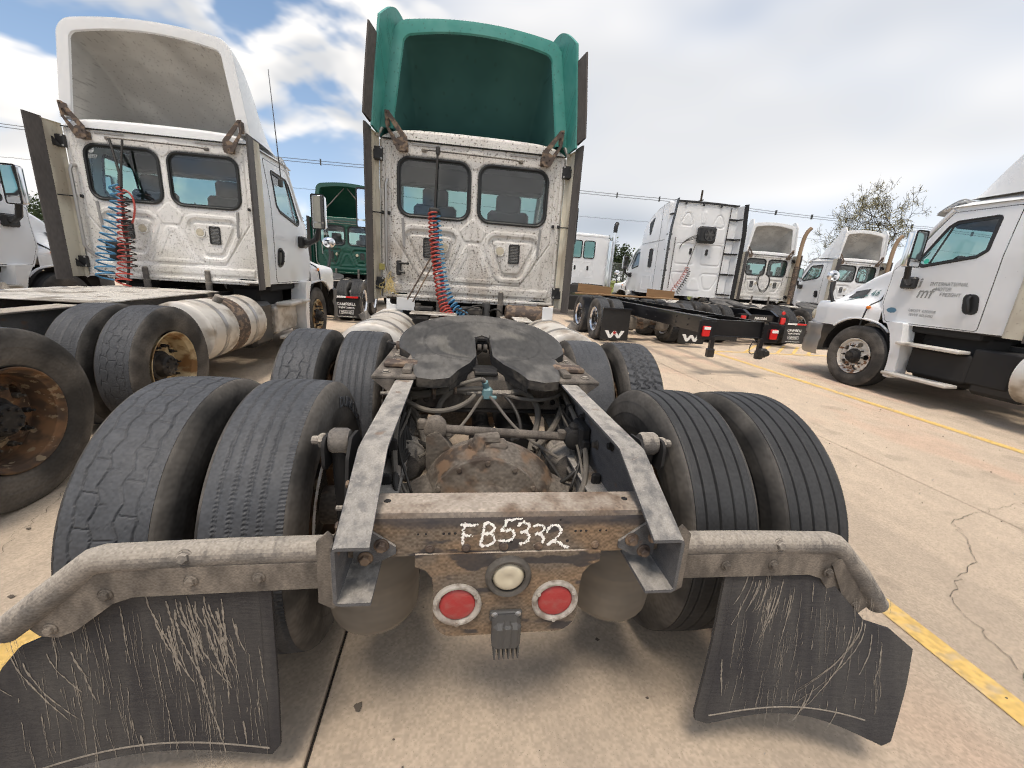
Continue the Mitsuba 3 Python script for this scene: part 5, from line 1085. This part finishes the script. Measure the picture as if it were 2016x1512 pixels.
XJ, YJ = 7.50, 2.62
def day_truck(label, x, yc, mats={}, chas=FAR, fair=True, skip=(), tail_dy=3.364):
    k = thing('semi_truck', label, 'truck'); LO.place(k, (x, yc, 0), {**BASE, 'wall': 'white', 'wall_roof': 'white', **mats}, skip=skip)
    chas.place(k, (x, yc - tail_dy - (.07 if x == XJ else 0), 0), {}, skip=()); return k
kC = day_truck('white tractor unit at the far left edge, its door mirror and amber marker lamp showing', -7.28, 4.02)
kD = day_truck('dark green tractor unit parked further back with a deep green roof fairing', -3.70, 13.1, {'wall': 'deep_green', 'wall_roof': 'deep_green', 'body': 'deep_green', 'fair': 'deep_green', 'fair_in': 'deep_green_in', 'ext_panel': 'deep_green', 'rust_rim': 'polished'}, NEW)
KD = Kit(); plain_flap(KD, .62, 1.24, -.72, .13, .60, 'camp'); plain_flap(KD, -1.24, -.62, -.72, .13, .60, 'camp')
KD.place(kD, (-3.70, 13.1 - 3.364, 0))
KE = Kit(); KE.add('fairing_brace', cat(cyl((-.80, .08, 2.82), (-.05, .10, 3.66), .016, 8), cyl((.80, .08, 2.82), (.05, .10, 3.66), .016, 8)), 'dusty_metal'); KE.add('air_hose', tube(spline([(-.36, -.1, 2.05), (-.40, -.14, 1.6), (-.34, -.16, 1.35), (-.26, -.14, 1.6), (-.32, -.12, 1.95)], 30), .010, 6), 'hose_black'); KE.place(kD, (-3.70, 13.1, 0))

STACK = Kit(); h = STACK.hold('exhaust_stack')
STACK.add('pipe', tube(spline([(.98, -.28, 1.0), (.98, -.28, 1.6), (.98, -.28, 2.6), (1.0, -.28, 3.2), (1.05, -.30, 3.5), (1.16, -.34, 3.68)], 30), [.05] * 10 + [.065] * 20, 14), 'tan_stack', 40, holder=h); STACK.add('heat_shield', lathe([(1.2, .0), (1.2, .085), (2.35, .085), (2.35, .0)], 16, 'z', (.98, -.28, 0)), 'brown_metal', holder=h)
STACK.adds('hanging_hose', ([tube(spline([(-.2 + .03 * k, -.2, 2.05), (-.38, -.22, 1.6 + .05 * k), (-.15, -.25, 1.42 - .04 * k), (.02 + .02 * k, -.25, 1.7), (-.15, -.2, 2.0)], 30), .010, 6) for k in range(3)]), 'hose_black')
kH = day_truck('dusty white tractor unit with tan exhaust stack, just right of the tall sleeper truck', 11.13, 12.95, {'wall': 'wall_b'}, FAR); STACK.place(kH, (11.13, 12.95, 0))
kI = day_truck('white tractor unit with tan exhaust stack below the budding tree, rightmost of the back row', 14.75, 12.8, {}, FAR); STACK.place(kI, (14.75, 12.8, 0), skip=('hanging_hose',))
WING = Kit()
for s in (-1, 1):
    p = rpoly([(.0, 2.74), (.40, 2.78), (.30, 3.4), (.18, 3.86), (.04, 3.87), (-.06, 3.7), (-.08, 2.74)], .06); m = ext(p, .05, 'yz', .93); v, f = m; v = v.copy(); v[:, 0] -= .10 * np.clip((v[:, 2] - 2.74) / 1.1, 0, 1.2) ** 1.6
    WING.add('fairing_wing', (v * [s, 1, 1], f if s > 0 else f[:, ::-1]), 'white', 40)
WING.place(kH, (11.13, 12.95, 0)); WING.place(kI, (14.75, 12.8, 0))

# the white truck on the right with the faded lettering
kJ = day_truck('large white tractor unit on the right in profile with faded freight lettering on its door', XJ, YJ, {'bumper': 'bright_steel', 'wall': 'wall_b'}, FAR)
KJ = Kit()
def door_text(t, h, y, z, w, bold=True, skew=0., off=.0065):
    v, f = arr(meshkit.text_mesh(t, h, .001, bold)); v = v.copy(); k = w / (v[:, 0].max() - v[:, 0].min()); v[:, 0] = (v[:, 0] - v[:, 0].min()) * k + skew * v[:, 1]
    yy, zz = y - v[:, 0], z + v[:, 1]; x = -(xs(zz) + off + .03 * sst(1.25, 1.62, yy) * sst(1.8, 1.3, zz) - .05 * sst(1.0, 1.6, yy) * sst(1.8, 2.2, zz) + v[:, 2]); return np.column_stack([x, yy, zz]), f
KJ.add('door_lettering', cat(door_text('INTERNATIONAL', .045, 1.04, 1.655, .46), door_text('MOTOR', .045, .95, 1.585, .19), door_text('FREIGHT', .045, .88, 1.515, .25), door_text('i', .12, 1.19, 1.62, .035, True, .1), door_text('mf', .13, 1.17, 1.48, .20, True, .2)), 'print_grey', False)
KJ.add('door_number', cat(door_text('USDOT 430808', .035, 1.22, 1.275, .36), door_text('GVW 80,000', .035, 1.20, 1.215, .32)), 'print_grey', False)
ov = affinity.scale(Point(1.45, 1.27).buffer(.05, 16), 1.3, .8); KJ.add('oval_sticker', side_map(ov, -1, .0085, .03), 'print_seal', False); KJ.add('round_sticker', side_map(Point(1.19, 1.985).buffer(.035, 12), -1, .004, .03), 'sticker_mint', False)
def hood_pt(y, z, o=.004):
    S = hood_section(y); xx = np.interp(z, [S[9][1], S[8][1], S[7][1], S[6][1], S[5][1], S[4][1], S[3][1]], [S[9][0], S[8][0], S[7][0], S[6][0], S[5][0], S[4][0], S[3][0]]); return -(xx + o)
v, f = arr(meshkit.text_mesh('46', .10, .001, True)); yy, zz = 2.02 - v[:, 0] * .95, 1.47 + v[:, 1] * .9; KJ.add('hood_number', (np.array([[hood_pt(a, b) - c, a, b] for a, b, c in zip(yy, zz, v[:, 2])]), f), 'print_teal', False)
P = [[(hood_pt(y, z0 + dz), y, z0 + dz) for y, z0 in [(2.05, 1.46), (2.2, 1.42), (2.35, 1.36), (2.5, 1.26)]] for dz in (0, .022)]; KJ.add('hood_stripe', grid(np.array(P)), 'print_teal', False)
KJ.place(kJ, (XJ, YJ, 0))

# sleeper truck
def sleeper():
    K = Kit(); W, H = 1.20, 3.97
    X, Z = np.meshgrid(np.arange(-W, W + .01, .02), np.arange(1.08, H + .01, .02), indexing='ij'); A = np.abs(X); y = .05 * sst(W - .05, W, A) ** 2 + .05 * sst(H - .08, H, Z) ** 2
    y += .006 * (1 - sst(.003, .018, np.abs(Z - 2.80)))
    for pg in (rpoly([(.13, 2.12), (.78, 2.12), (.78, 2.70), (.13, 2.70)], .06), rpoly([(.22, 1.80), (.86, 1.80), (.62, 1.36), (.40, 1.36)], .06), rpoly([(.35, 3.30), (.75, 3.30), (.58, 3.62), (.50, 3.62)], .05)):
        d = pdist(pg, A, Z); y += .014 * sst(-.004, .014, d) * (1 - sst(.035, .055, d))
    d = pdist(rpoly([(-.25, 1.30), (.25, 1.30), (.06, 1.66), (-.06, 1.66)], .04), X, Z); y -= .012 * (1 - sst(0, .03, d)); d = pdist(rrect(-.05, .05, 3.38, 3.72, .03), X, Z); y -= .012 * (1 - sst(0, .03, d))
    K.add('back_wall', grid(np.stack([X, y, Z], -1)), 'white', True)
    prof = [(0, 1.08), (2.95, 1.08), (3.10, 1.35), (3.12, 1.98), (2.75, 2.45), (2.32, 2.72), (1.98, 3.02), (1.55, 3.48), (1.1, 3.76), (.6, 3.92), (0, 3.97)]
    body = Polygon(prof); dr_ = affinity.translate(DOOR, 1.5, 0)
    xw = lambda y, z: np.where(y < 1.75, W, W - .18 * sst(1.75, 2.0, y)) - .10 * sst(2.9, 4.0, z) - .16 * sst(1.3, 3.1, y) * sst(2.5, 3.1, z)
    for s in (-1, 1):
        sm = lambda poly, off=0., step=.08: (lambda p, f: (np.column_stack([s * (xw(p[:, 0], p[:, 1]) + off), p[:, 0], p[:, 1]]), f if s > 0 else f[:, ::-1]))(*fine(poly, step))
        K.add('side_panel', sm(body.difference(dr_.buffer(.01))), 'white', 50)
        tw = rpoly([(1.05, 3.62), (1.38, 3.42), (1.20, 3.02), (1.08, 3.02)], .04); K.add('roof_window', sm(tw, .006), 'seal'); sw = rrect(.75, 1.0, 1.95, 2.55, .06); K.add('side_window', sm(sw, .006), 'seal'); K.add('side_window_rim', ring_tube(sw, .014, lambda a, b: (s * (float(xw(np.array(a), np.array(b))) + .004), a, b), 6), 'black_plastic')
        for pg in (rrect(.62, 1.12, 1.80, 2.80, .08), rrect(.65, 1.35, 1.20, 1.66, .06)): K.add('panel_seam', ring_tube(pg, .008, lambda a, b: (s * (float(xw(np.array(a), np.array(b))) + .001), a, b), 5), 'white')
        K.add('body_seam', cat(tube([(s * (float(xw(np.array(a), np.array(2.80))) + .002), a, 2.80 - .03 * a) for a in np.linspace(0, 2.1, 12)], .006, 5), tube([(s * (W + .002), .42, z) for z in np.linspace(1.1, 3.9, 8)], .005, 5)), 'seal')
        e = K.hold('side_extender'); zz = np.linspace(1.10, 3.95, 8)
        K.add('panel', grid(np.array([[(s * (W - .1 * sst(2.9, 4.0, z) + a), b, z) for a, b in ((-.02, .0), (.03, -.30), (.045, -.30), (.01, .01))] for z in zz]), wrap_v=True), 'white', 40, holder=e)
        K.add('rubber_strip', grid(np.array([[(s * (W - .1 * sst(2.9, 4.0, z) + a), b, z) for a, b in ((.025, -.28), (.05, -.44), (.066, -.44), (.05, -.28))] for z in np.linspace(1.07, 3.98, 8)]), wrap_v=True), 'black_plastic', 40, holder=e)
        for zz_ in (3.55, 2.95, 2.50, 1.85, 1.2): K.add('extender_bracket', cat(bx(s * (.86 if s > 0 else 1.06), s * 1.16, -.06, -.02, zz_ - .03, zz_ + .03, .01), bx(s * 1.12, s * 1.225, -.26, -.05, zz_ - .022, zz_ + .022, .01)), 'black_plastic')
        K.add('inset_handle', rrect_box(s * .28, 2.50), 'black_plastic')
    rp = np.array(prof[2:])[::-1]; P = np.array([[(x * float(xw(np.array(a), np.array(b))) , a + .10 * (1 - x * x) * (a > 1.9), b + .05 * (1 - x ** 4) * (a < 2.2)) for x in np.linspace(-1, 1, 21)] for a, b in spline(rp[:8], 24)]); K.add('roof', grid(P), 'white', 50)
    K.add('roof_strip', cat(bx(-1.08, 1.08, -.05, .0, 3.95, 4.0, .01), *[bx(x - .03, x + .03, -.06, -.02, 3.88, 3.96, .01) for x in (-.7, -.1, .5)]), 'black_plastic')
    pw = np.array([[(x * (1.0), 2.38 + .66 * t + .10 * (1 - x * x), 2.70 - .70 * t) for x in np.linspace(-1, 1, 11)] for t in (0, .5, 1)]); K.add('windshield', grid(pw), 'glass', True)
    h = K.hold('cab_heater'); K.add('housing', rbox((.10, -.13, 3.02), (.58, .24, .50), .06), 'black_plastic', holder=h); K.add('fan_ring', lathe([(-.25, .19), (-.27, .19), (-.27, .165), (-.25, .165)], 24, 'y', (.14, 0, 3.02)), 'black_gloss', holder=h)
    K.add('fan_blade', cat(*[rot(bx(.02, .16, -.262, -.256, -.025, .03, .002), [0, 1, 0], 60 * k) for k in range(6)][:0] or [mv(rot(bx(.02, .16, -.262, -.256, -.025, .03, .002), [0, 1, 0], 60 * k), (.14, 0, 3.02)) for k in range(6)]), 'grey_plastic', holder=h); K.add('fan_hub', cyl((.14, -.275, 3.02), (.14, -.25, 3.02), .05, 16), 'grey_plastic', holder=h)
    K.add('cable', cat(*[tube(spline([(-.18, -.1, 2.92 + .04 * k), (-.45, -.06, 2.82 + .03 * k), (-.62, -.05, 2.72), (-.70, -.05, 2.55)], 16), .011, 5) for k in range(3)], tube([(.86, -.04, 3.9), (.86, -.04, 1.2)], .014, 6), tube([(-.88, -.04, 2.9), (-.88, -.04, 1.3)], .012, 6)), 'hose_black')
    K.add('hose_pole', cyl((-.18, -.06, 2.70), (-.38, -.14, 2.02), .012, 8), 'hose_black')
    for q, (c, ph) in enumerate((('hose_red', 0.), ('hose_black', 2.))): K.add('air_hose', coil([(-.40, -.16, 2.0), (-.50, -.18, 1.7), (-.72, -.2, 1.35), (-.86, -.22, 1.15)] if q == 0 else [(-.38, -.16, 2.0), (-.34, -.18, 1.7), (-.50, -.2, 1.4), (-.62, -.2, 1.15)], .05, 12, .010, ph, 10), c, True)
    return K
def rrect_box(x, z): return ext(rrect(x - .045, x + .045, z - .10, z + .10, .04), .012, 'xz', -.010)
SL = sleeper(); kF = thing('semi_truck', 'tall white sleeper tractor unit with a black heater box on its back wall', 'truck'); XF, YF = 7.62, 11.7
SL.place(kF, (XF, YF, 0)); LO.place(kF, (XF, YF + 1.5, 0), {**BASE, 'wall': 'white', 'wall_roof': 'white'}, only=('hood_half', 'fender_lip', 'wheel_liner', 'quarter_fender', 'marker_lamp', 'door', 'door_mirror', 'hood_mirror', 'bumper', 'headlight', 'hood_seam', 'cab_step', 'tool_box', 'chassis_box', 'cab_floor', 'radiator_grille'))
NEW.place(kF, (XF, 8.85, 0))
KF = Kit(); plain_flap(KF, .64, 1.24, -.72, .14, .62, 'camp'); plain_flap(KF, -1.24, -.64, -.72, .14, .62, None); v, f = arr(meshkit.text_mesh('NB5086', .065, .001, True)); KF.add('chalk_number', (np.column_stack([v[:, 0] * 1.0 - .18, -.602 - v[:, 2], v[:, 1] + .70]), f), 'chalk', False)
KF.add('marker_lamp', cat(cyl((.55, -.66, .90), (.55, -.69, .90), .045, 14)), 'lens_red_bright'); KF.place(kF, (XF, 8.85, 0))

# bare black chassis with a crew cab in front of it
kG = thing('semi_truck', 'long bare black chassis with polished wheels, red tail lamps and a white cab in front', 'truck'); XG, YG = 4.42, 8.35
KG = Kit(); chassis(KG, tail=-3.7, rail_mat='black_gloss', rim='polished', tail_drop=False, fifth=False, front=7.0, tanks=False, steer_y=7.6, tread_far='lug')
KG.add('rear_crossmember', cat(bx(-.42, .42, -3.66, -3.65, .66, .93), bx(-.42, .42, -3.70, -3.6, .918, .93), bx(-.42, .42, -3.70, -3.6, .66, .672)), 'black_gloss')
for y in (-2.4, -1.2, 2.6): KG.add('crossmember', cat(bx(-.42, .42, y, y + .01, .70, .90), bx(-.42, .42, y - .08, y, .89, .90)), 'black_gloss')
for s in (-1, 1):
    hl = KG.hold('tail_lamp'); KG.add('lens', cat(rbox((s * .60, -3.74, .74), (.125, .05, .165), .025)), 'lens_red_bright', holder=hl); KG.add('reflector', rbox((s * .60, -3.768, .79), (.11, .012, .045), .005), 'print_white', holder=hl); KG.add('mount', cat(bx(s * .43, s * .72, -3.715, -3.70, .60, .90), bx(s * .52, s * .68, -3.72, -3.68, .88, .93)), 'black_gloss', holder=hl)
    KG.add('tow_bracket', cat(bx(s * .40, s * .47, -3.72, -3.66, .36, .66), bx(s * .38, s * .50, -3.74, -3.66, .32, .46, .01)), 'black_gloss')
    KG.add('hole_cover', cat(*[cyl((s * .43, y, z), (s * .445, y, z), .018, 8) for y in np.arange(-3.3, -.8, .42) for z in (.75, .86)]), 'black_gloss')
KG.add('rear_camera', cat(rbox((.42, -3.80, .44), (.13, .10, .15), .03), cyl((.46, -3.86, .44), (.46, -3.80, .44), .05, 16), tube(spline([(.36, -3.72, .62), (.22, -3.74, .50), (.24, -3.74, .42), (.34, -3.76, .44)], 18), .007, 6)), 'black_plastic')
h = plain_flap(KG, -1.28, -.62, -.80, .10, .78, None, False)
st5 = []; cx, cz = -.95, .235
Wp = affinity.translate(affinity.scale(Polygon([(-1, .5), (-.62, .5), (-.42, -.12), (-.14, .42), (.14, .42), (.42, -.12), (.62, .5), (1, .5), (.55, -.5), (.28, -.5), (0, .02), (-.28, -.5), (-.55, -.5)]), .24, .17, origin=(0, 0)), cx, cz); KG.add('print', ext(Wp, .0012, 'xz', -.8012), 'print_white', False, holder=h)
star = Polygon([(cx + r * math.sin(a), cz + .035 + r * math.cos(a)) for k in range(10) for r, a in [((.062 if k % 2 == 0 else .026), k * PI / 5)]]); KG.add('print_star', ext(star, .0012, 'xz', -.8030), 'print_red', False, holder=h)
h = plain_flap(KG, .62, 1.28, -.80, .10, .78, None, False); KG.add('print', ext(affinity.translate(Wp, 1.90, 0), .0012, 'xz', -.8012), 'print_white', False, holder=h)
def crew_cab(K, y):
    win = [rrect(.04, .45, 2.16, 2.76, .07)]; wl = Polygon([(-1.02, 1.18), (1.02, 1.18), (1.02, 2.7), (.90, 2.93), (-.90, 2.93), (-1.02, 2.7)])
    hol = wl
    for w in win: hol = hol.difference(w).difference(affinity.scale(w, -1, 1, origin=(0, 0)))
    K.add('back_wall', ext(hol, .03, 'xz', y), 'white', False)
    for sx in (-1, 1):
        for w in win:
            w2 = affinity.scale(w, sx, 1, origin=(0, 0)); K.add('rear_window', ext(w2.buffer(-.01), .004, 'xz', y + .012), 'glass', False); K.add('window_rim', ring_tube(w2, .02, lambda a, b: (a, y - .004, b), 6), 'seal')
            q = w2.bounds; K.add('panel_seam', ring_tube(rrect(q[0] + .01, q[2] - .01, 1.45, 2.02, .04), .008, lambda a, b: (a, y - .001, b), 5), 'white'); K.add('inset_handle', ext(rrect((q[0] + q[2]) / 2 - .035, (q[0] + q[2]) / 2 + .035, 1.72, 1.88, .03), .012, 'xz', y - .012), 'black_plastic')
        K.add('side_panel', ext(rpoly([(y + .03, 1.18), (y + 1.9, 1.18), (y + 1.9, 2.0), (y + 1.5, 2.7), (y + .03, 2.9)], .05), .03, 'yz', sx * 1.0 - .015), 'white')
    K.add('cab_roof', bx(-.97, .97, y - .01, y + 1.45, 2.9, 3.0, .04), 'white'); K.add('roof_vent', cat(bx(-.5, .5, y + .2, y + .7, 3.0, 3.05, .02), bx(.2, .7, y + .02, y + .1, 3.0, 3.03, .01)), 'white'); K.add('hood', bx(-.80, .80, y + 1.9, y + 3.2, .9, 1.95, .2), 'white'); K.add('cab_floor', bx(-.95, .95, y + .05, y + 1.9, 1.1, 1.2), 'interior')
    K.add('windshield', grid(np.array([[(x, y + 1.5 + .35 * t, 2.86 - .85 * t) for x in np.linspace(-.95, .95, 5)] for t in (0, 1)])), 'glass', False)
    h = K.hold('exhaust_stack'); K.add('pipe', tube([(1.08, y - .22, 1.0), (1.08, y - .22, 2.6), (1.08, y - .22, 3.12)], .05, 14), 'chrome', 40, holder=h); K.add('pipe_tip', tube(spline([(1.08, y - .22, 3.10), (1.08, y - .22, 3.25), (1.10, y - .20, 3.36), (1.14, y - .16, 3.42)], 12), .075, 14), 'black_plastic', 40, holder=h)
    K.add('heat_shield', cat(*[lathe([(z, .10), (z, .115), (z + .03, .115), (z + .03, .10)], 14, 'z', (.98, y - .20, 0)) for z in np.arange(1.3, 2.75, .06)], cyl((.98, y - .2, 1.2), (.98, y - .2, 2.8), .095, 16)), 'chrome', 30, holder=h)
crew_cab(KG, 14.0 - YG); KG.place(kG, (XG, YG, 0))
for lab, b in (('long brown board lying across the black chassis behind its wheels', bx(2.95, 5.75, 9.05, 9.35, 1.03, 1.065)), ('left brown board standing upright on the black chassis above the polished wheels', rot(bx(3.02, 3.95, 9.34, 9.365, 1.06, 1.27), [0, 1, 0], 3, (3.5, 9.3, 1.1))), ('right brown board standing upright on the black chassis below the sleeper cab', rot(bx(4.95, 5.75, 9.34, 9.365, 1.06, 1.26), [0, 1, 0], 2, (5.3, 9.3, 1.1)))):
    put(thing('wooden_board', lab, 'board'), b, 'wood')

# ---------------------------------------------------------------- background: grass bank, fence, trees, power line
thing('ground', 'flat dry grass land reaching the horizon', 'ground', kind='structure'); put('ground', grid(np.array([[[x, y, -.08] for y in np.linspace(-900, 1400, 4)] for x in np.linspace(-1500, 1500, 4)])), 'grass', False)
gx, gy = np.meshgrid(np.linspace(-140, 190, 90), np.linspace(27, 130, 40), indexing='ij'); gz = 1.05 * sst(27, 36, gy) - .9 * sst(90, 130, gy) + .25 * (meshkit.fbm(np.stack([gx * .1, gy * .1, 0 * gx], -1), 3, 5) - .5) * sst(27, 32, gy) - .03
thing('grass_bank', 'low bank of dry green grass beyond the truck yard', 'grass', kind='structure'); put('grass_bank', grid(np.stack([gx, gy, gz], -1)), 'grass', True)
rg = np.random.default_rng(21); n = 26000; bxs, bys = rg.uniform(8, 30, n), rg.uniform(29, 44, n); bz = 1.05 * sst(27, 36, bys); hgt = rg.uniform(.05, .16, n); dx, dy = rg.normal(0, .05, n), rg.normal(0, .05, n)
V = np.stack([np.column_stack([bxs - .012, bys, bz]), np.column_stack([bxs + .012, bys, bz]), np.column_stack([bxs + dx, bys + dy, bz + hgt])], 1).reshape(-1, 3)
thing('grass_blades', 'short grass growing on the bank in front of the fence', 'grass', kind='stuff'); put('grass_blades', (V, np.arange(3 * n).reshape(-1, 3)), 'grass', False)
kf = thing('chain_link_fence', 'grey chain link fence on the grass bank beyond the trucks', 'fence')
for x in np.arange(-60, 100, 3.0): part(kf, 'post', cyl((x, 40, .95), (x, 40, 3.12), .035, 8), 'fence_wire')
part(kf, 'top_rail', tube([(-60, 40, 3.08), (20, 40, 3.08), (100, 40, 3.08)], .025, 6), 'fence_wire')
q = []; 
for x0 in np.arange(-4, 44, .11):
    for sg in (1, -1):
        a = np.array([[x0, 40.0, 1.05], [x0 + .012, 40.0, 1.05], [x0 + .012 + sg * 2.0, 40.002 * 1.0, 3.05], [x0 + sg * 2.0, 40.002, 3.05]]); q.append((a, np.array([[0, 1, 2], [0, 2, 3]])))
part(kf, 'wire_mesh', cat(*q), 'fence_wire', False); 
labels[kf + '__wire_mesh'] = {'kind': 'stuff'}


def bare_tree(seed, base, height, spread, levels=6):
    r = np.random.default_rng(seed); segs, tips = [], []
    def grow(p, d, L, rad, lev):
        n = 5; pts = [p]; dd = d.copy()
        for i in range(n):
            dd = dd + r.normal(0, .13, 3) + np.array([0, 0, .04 if lev > 1 else .02]); dd /= np.linalg.norm(dd); pts.append(pts[-1] + dd * L / n)
        pts = np.array(pts); segs.append((lev, tube(pts, np.linspace(max(rad, .015), max(rad * .62, .011), n + 1), 7 if lev < 2 else 4)))
        if lev >= levels - 1: tips.extend([(q, lev) for q in pts[1:]])
        if lev >= levels: return
        k = 3 if lev < 4 else r.integers(2, 4)
        for i in range(k):
            t = r.uniform(.45, 1.0) if i else 1.0; at = pts[min(n, max(1, int(round(t * n))))]
            a = r.uniform(0, 2 * PI); side = np.cross(dd, [math.cos(a), math.sin(a), .3]); side /= np.linalg.norm(side); nd = dd * r.uniform(.55, .9) + side * r.uniform(.5, .95) * spread; nd /= np.linalg.norm(nd)
            grow(at, nd, L * r.uniform(.62, .86), rad * (.62 if i == 0 else .5), lev + 1)
    grow(np.asarray(base, float), np.array([.02, .03, 1.]), height * .27, height * .016, 0)
    bud = []
    for p, lev in tips:
        for _ in range(r.integers(0, 3)):
            c = p + r.normal(0, .10, 3); u, w = r.normal(0, 1, 3), r.normal(0, 1, 3); u /= np.linalg.norm(u); w = np.cross(u, w); w /= np.linalg.norm(w); s = r.uniform(.045, .11)
            bud.append((np.array([c, c + u * s + w * s * .4, c + u * s * 1.6, c + u * s - w * s * .4]), np.array([[0, 1, 2], [0, 2, 3]])))
    return segs, bud
kt = thing('budding_tree', 'nearly bare tree with small spring buds above the white trucks at right', 'tree')
segs, bud = bare_tree(14, (41.6, 35.5, .6), 13.4, .95, 7)
part(kt, 'trunk', cat(*[m for l, m in segs if l == 0]), 'bark', True)
for l, m in segs:
    if l == 1: part(kt, 'branch', m, 'bark', True)
tw = part(kt, 'twigs', cat(*[m for l, m in segs if l > 1]), 'bark', True); labels[tw] = {'kind': 'stuff'}; bd_ = part(kt, 'buds', cat(*bud), 'bud', False); labels[bd_] = {'kind': 'stuff'}
def leafy(seed, c, rx, rz, n, leaf=.16):
    r = np.random.default_rng(seed); cl = r.normal(0, 1, (max(8, n // 120), 3)); cl /= np.linalg.norm(cl, axis=1, keepdims=True); cl *= r.uniform(.25, .95, (len(cl), 1)) * [rx, rx, rz]
    P = cl[r.integers(0, len(cl), n)] + r.normal(0, 1, (n, 3)) * [rx * .20, rx * .20, rz * .17] + c; u = r.normal(0, 1, (n, 3)); u /= np.linalg.norm(u, axis=1, keepdims=True); w = np.cross(u, r.normal(0, 1, (n, 3))); w /= np.linalg.norm(w, axis=1, keepdims=True); s = leaf * r.uniform(.5, 1.2, (n, 1))
    V = np.stack([P - u * s, P + w * s * .5, P + u * s, P - w * s * .5], 1).reshape(-1, 3); i = np.arange(n) * 4; return V, np.vstack([np.stack([i, i + 1, i + 2], 1), np.stack([i, i + 2, i + 3], 1)])
for sd, x, y, rx, rz, nm, lab in ((1, -38.9, 45, 1.7, 1.6, 'evergreen_tree', 'small dark evergreen tree at the far left, seen past the door mirror'), (2, 17.0, 46, 1.3, 2.3, 'evergreen_tree', 'dark evergreen beside the chrome exhaust stack of the white cab'), (3, 19.4, 47, 1.5, 2.1, 'evergreen_tree', 'dark evergreen just left of the sleeper truck mirror'),
                                (4, 40.6, 45, 1.9, 1.6, 'bush', 'olive green bush between the two trucks with tan exhaust stacks'), (5, -15.6, 45, 1.5, 2.2, 'evergreen_tree', 'dark evergreen left of the dark green truck'), (6, -45, 50, 3.2, 2.6, 'evergreen_tree', 'dark evergreen at the far left edge behind the leftmost truck')):
    k = thing(nm, lab, 'tree' if nm != 'bush' else 'bush'); part(k, 'trunk', cyl((x, y, .8), (x, y, 1.6 + rz), .14, 8, .05), 'bark'); cr = part(k, 'crown', leafy(sd, (x, y, 1.2 + rz), rx, rz, 2600), 'leaf_dark', False)
# power line
w0, w1 = np.array([-62., 44.6]), np.array([72., 54.2])
def wire_pts(z, sag, off): 
    out = []
    for a, b in ((-74.8, -40.4), (-40.4, -6), (-6, 28.4), (28.4, 62.8), (62.8, 97)):
        for t in np.linspace(0, 1, 14)[:-1]: x = a + (b - a) * t; out.append((x, 46.2 + .07 * (x + 14) * .75 + off, z - sag * 4 * t * (1 - t)))
    return out
for z, off, lab in ((11.15, 0, 'upper cable of the power line crossing the sky behind the trucks'), (10.95, .25, 'lower cable of the paired power line behind the trucks'), (8.6, .9, 'thin single wire hanging well below the paired power cables')):
    k = thing('power_cable', lab, 'cable'); put(k, tube(wire_pts(z, .25, off), .028 if off < .5 else .018, 5), 'wire')
    if off == 0:
        for x, y, zz in wire_pts(z, .25, 0)[1::2]: part(k, 'spacer', bx(x - .03, x + .03, y - .03, y + .28, zz - .35, zz + .22, .01), 'wire')
for x, lab in ((-6., 'utility pole carrying the power cables, hidden by the green topped truck'), (28.4, 'utility pole top showing just above the sleeper truck')):
    k = thing('utility_pole', lab, 'utility pole'); y = 46.2 + .07 * (x + 14) * .75; part(k, 'pole', cyl((x, y, .5), (x, y, 12.4), .14, 10, .11), 'bark'); part(k, 'crossarm', bx(x - .06, x + .06, y - .5, y + .5, 11.2, 11.32), 'bark')
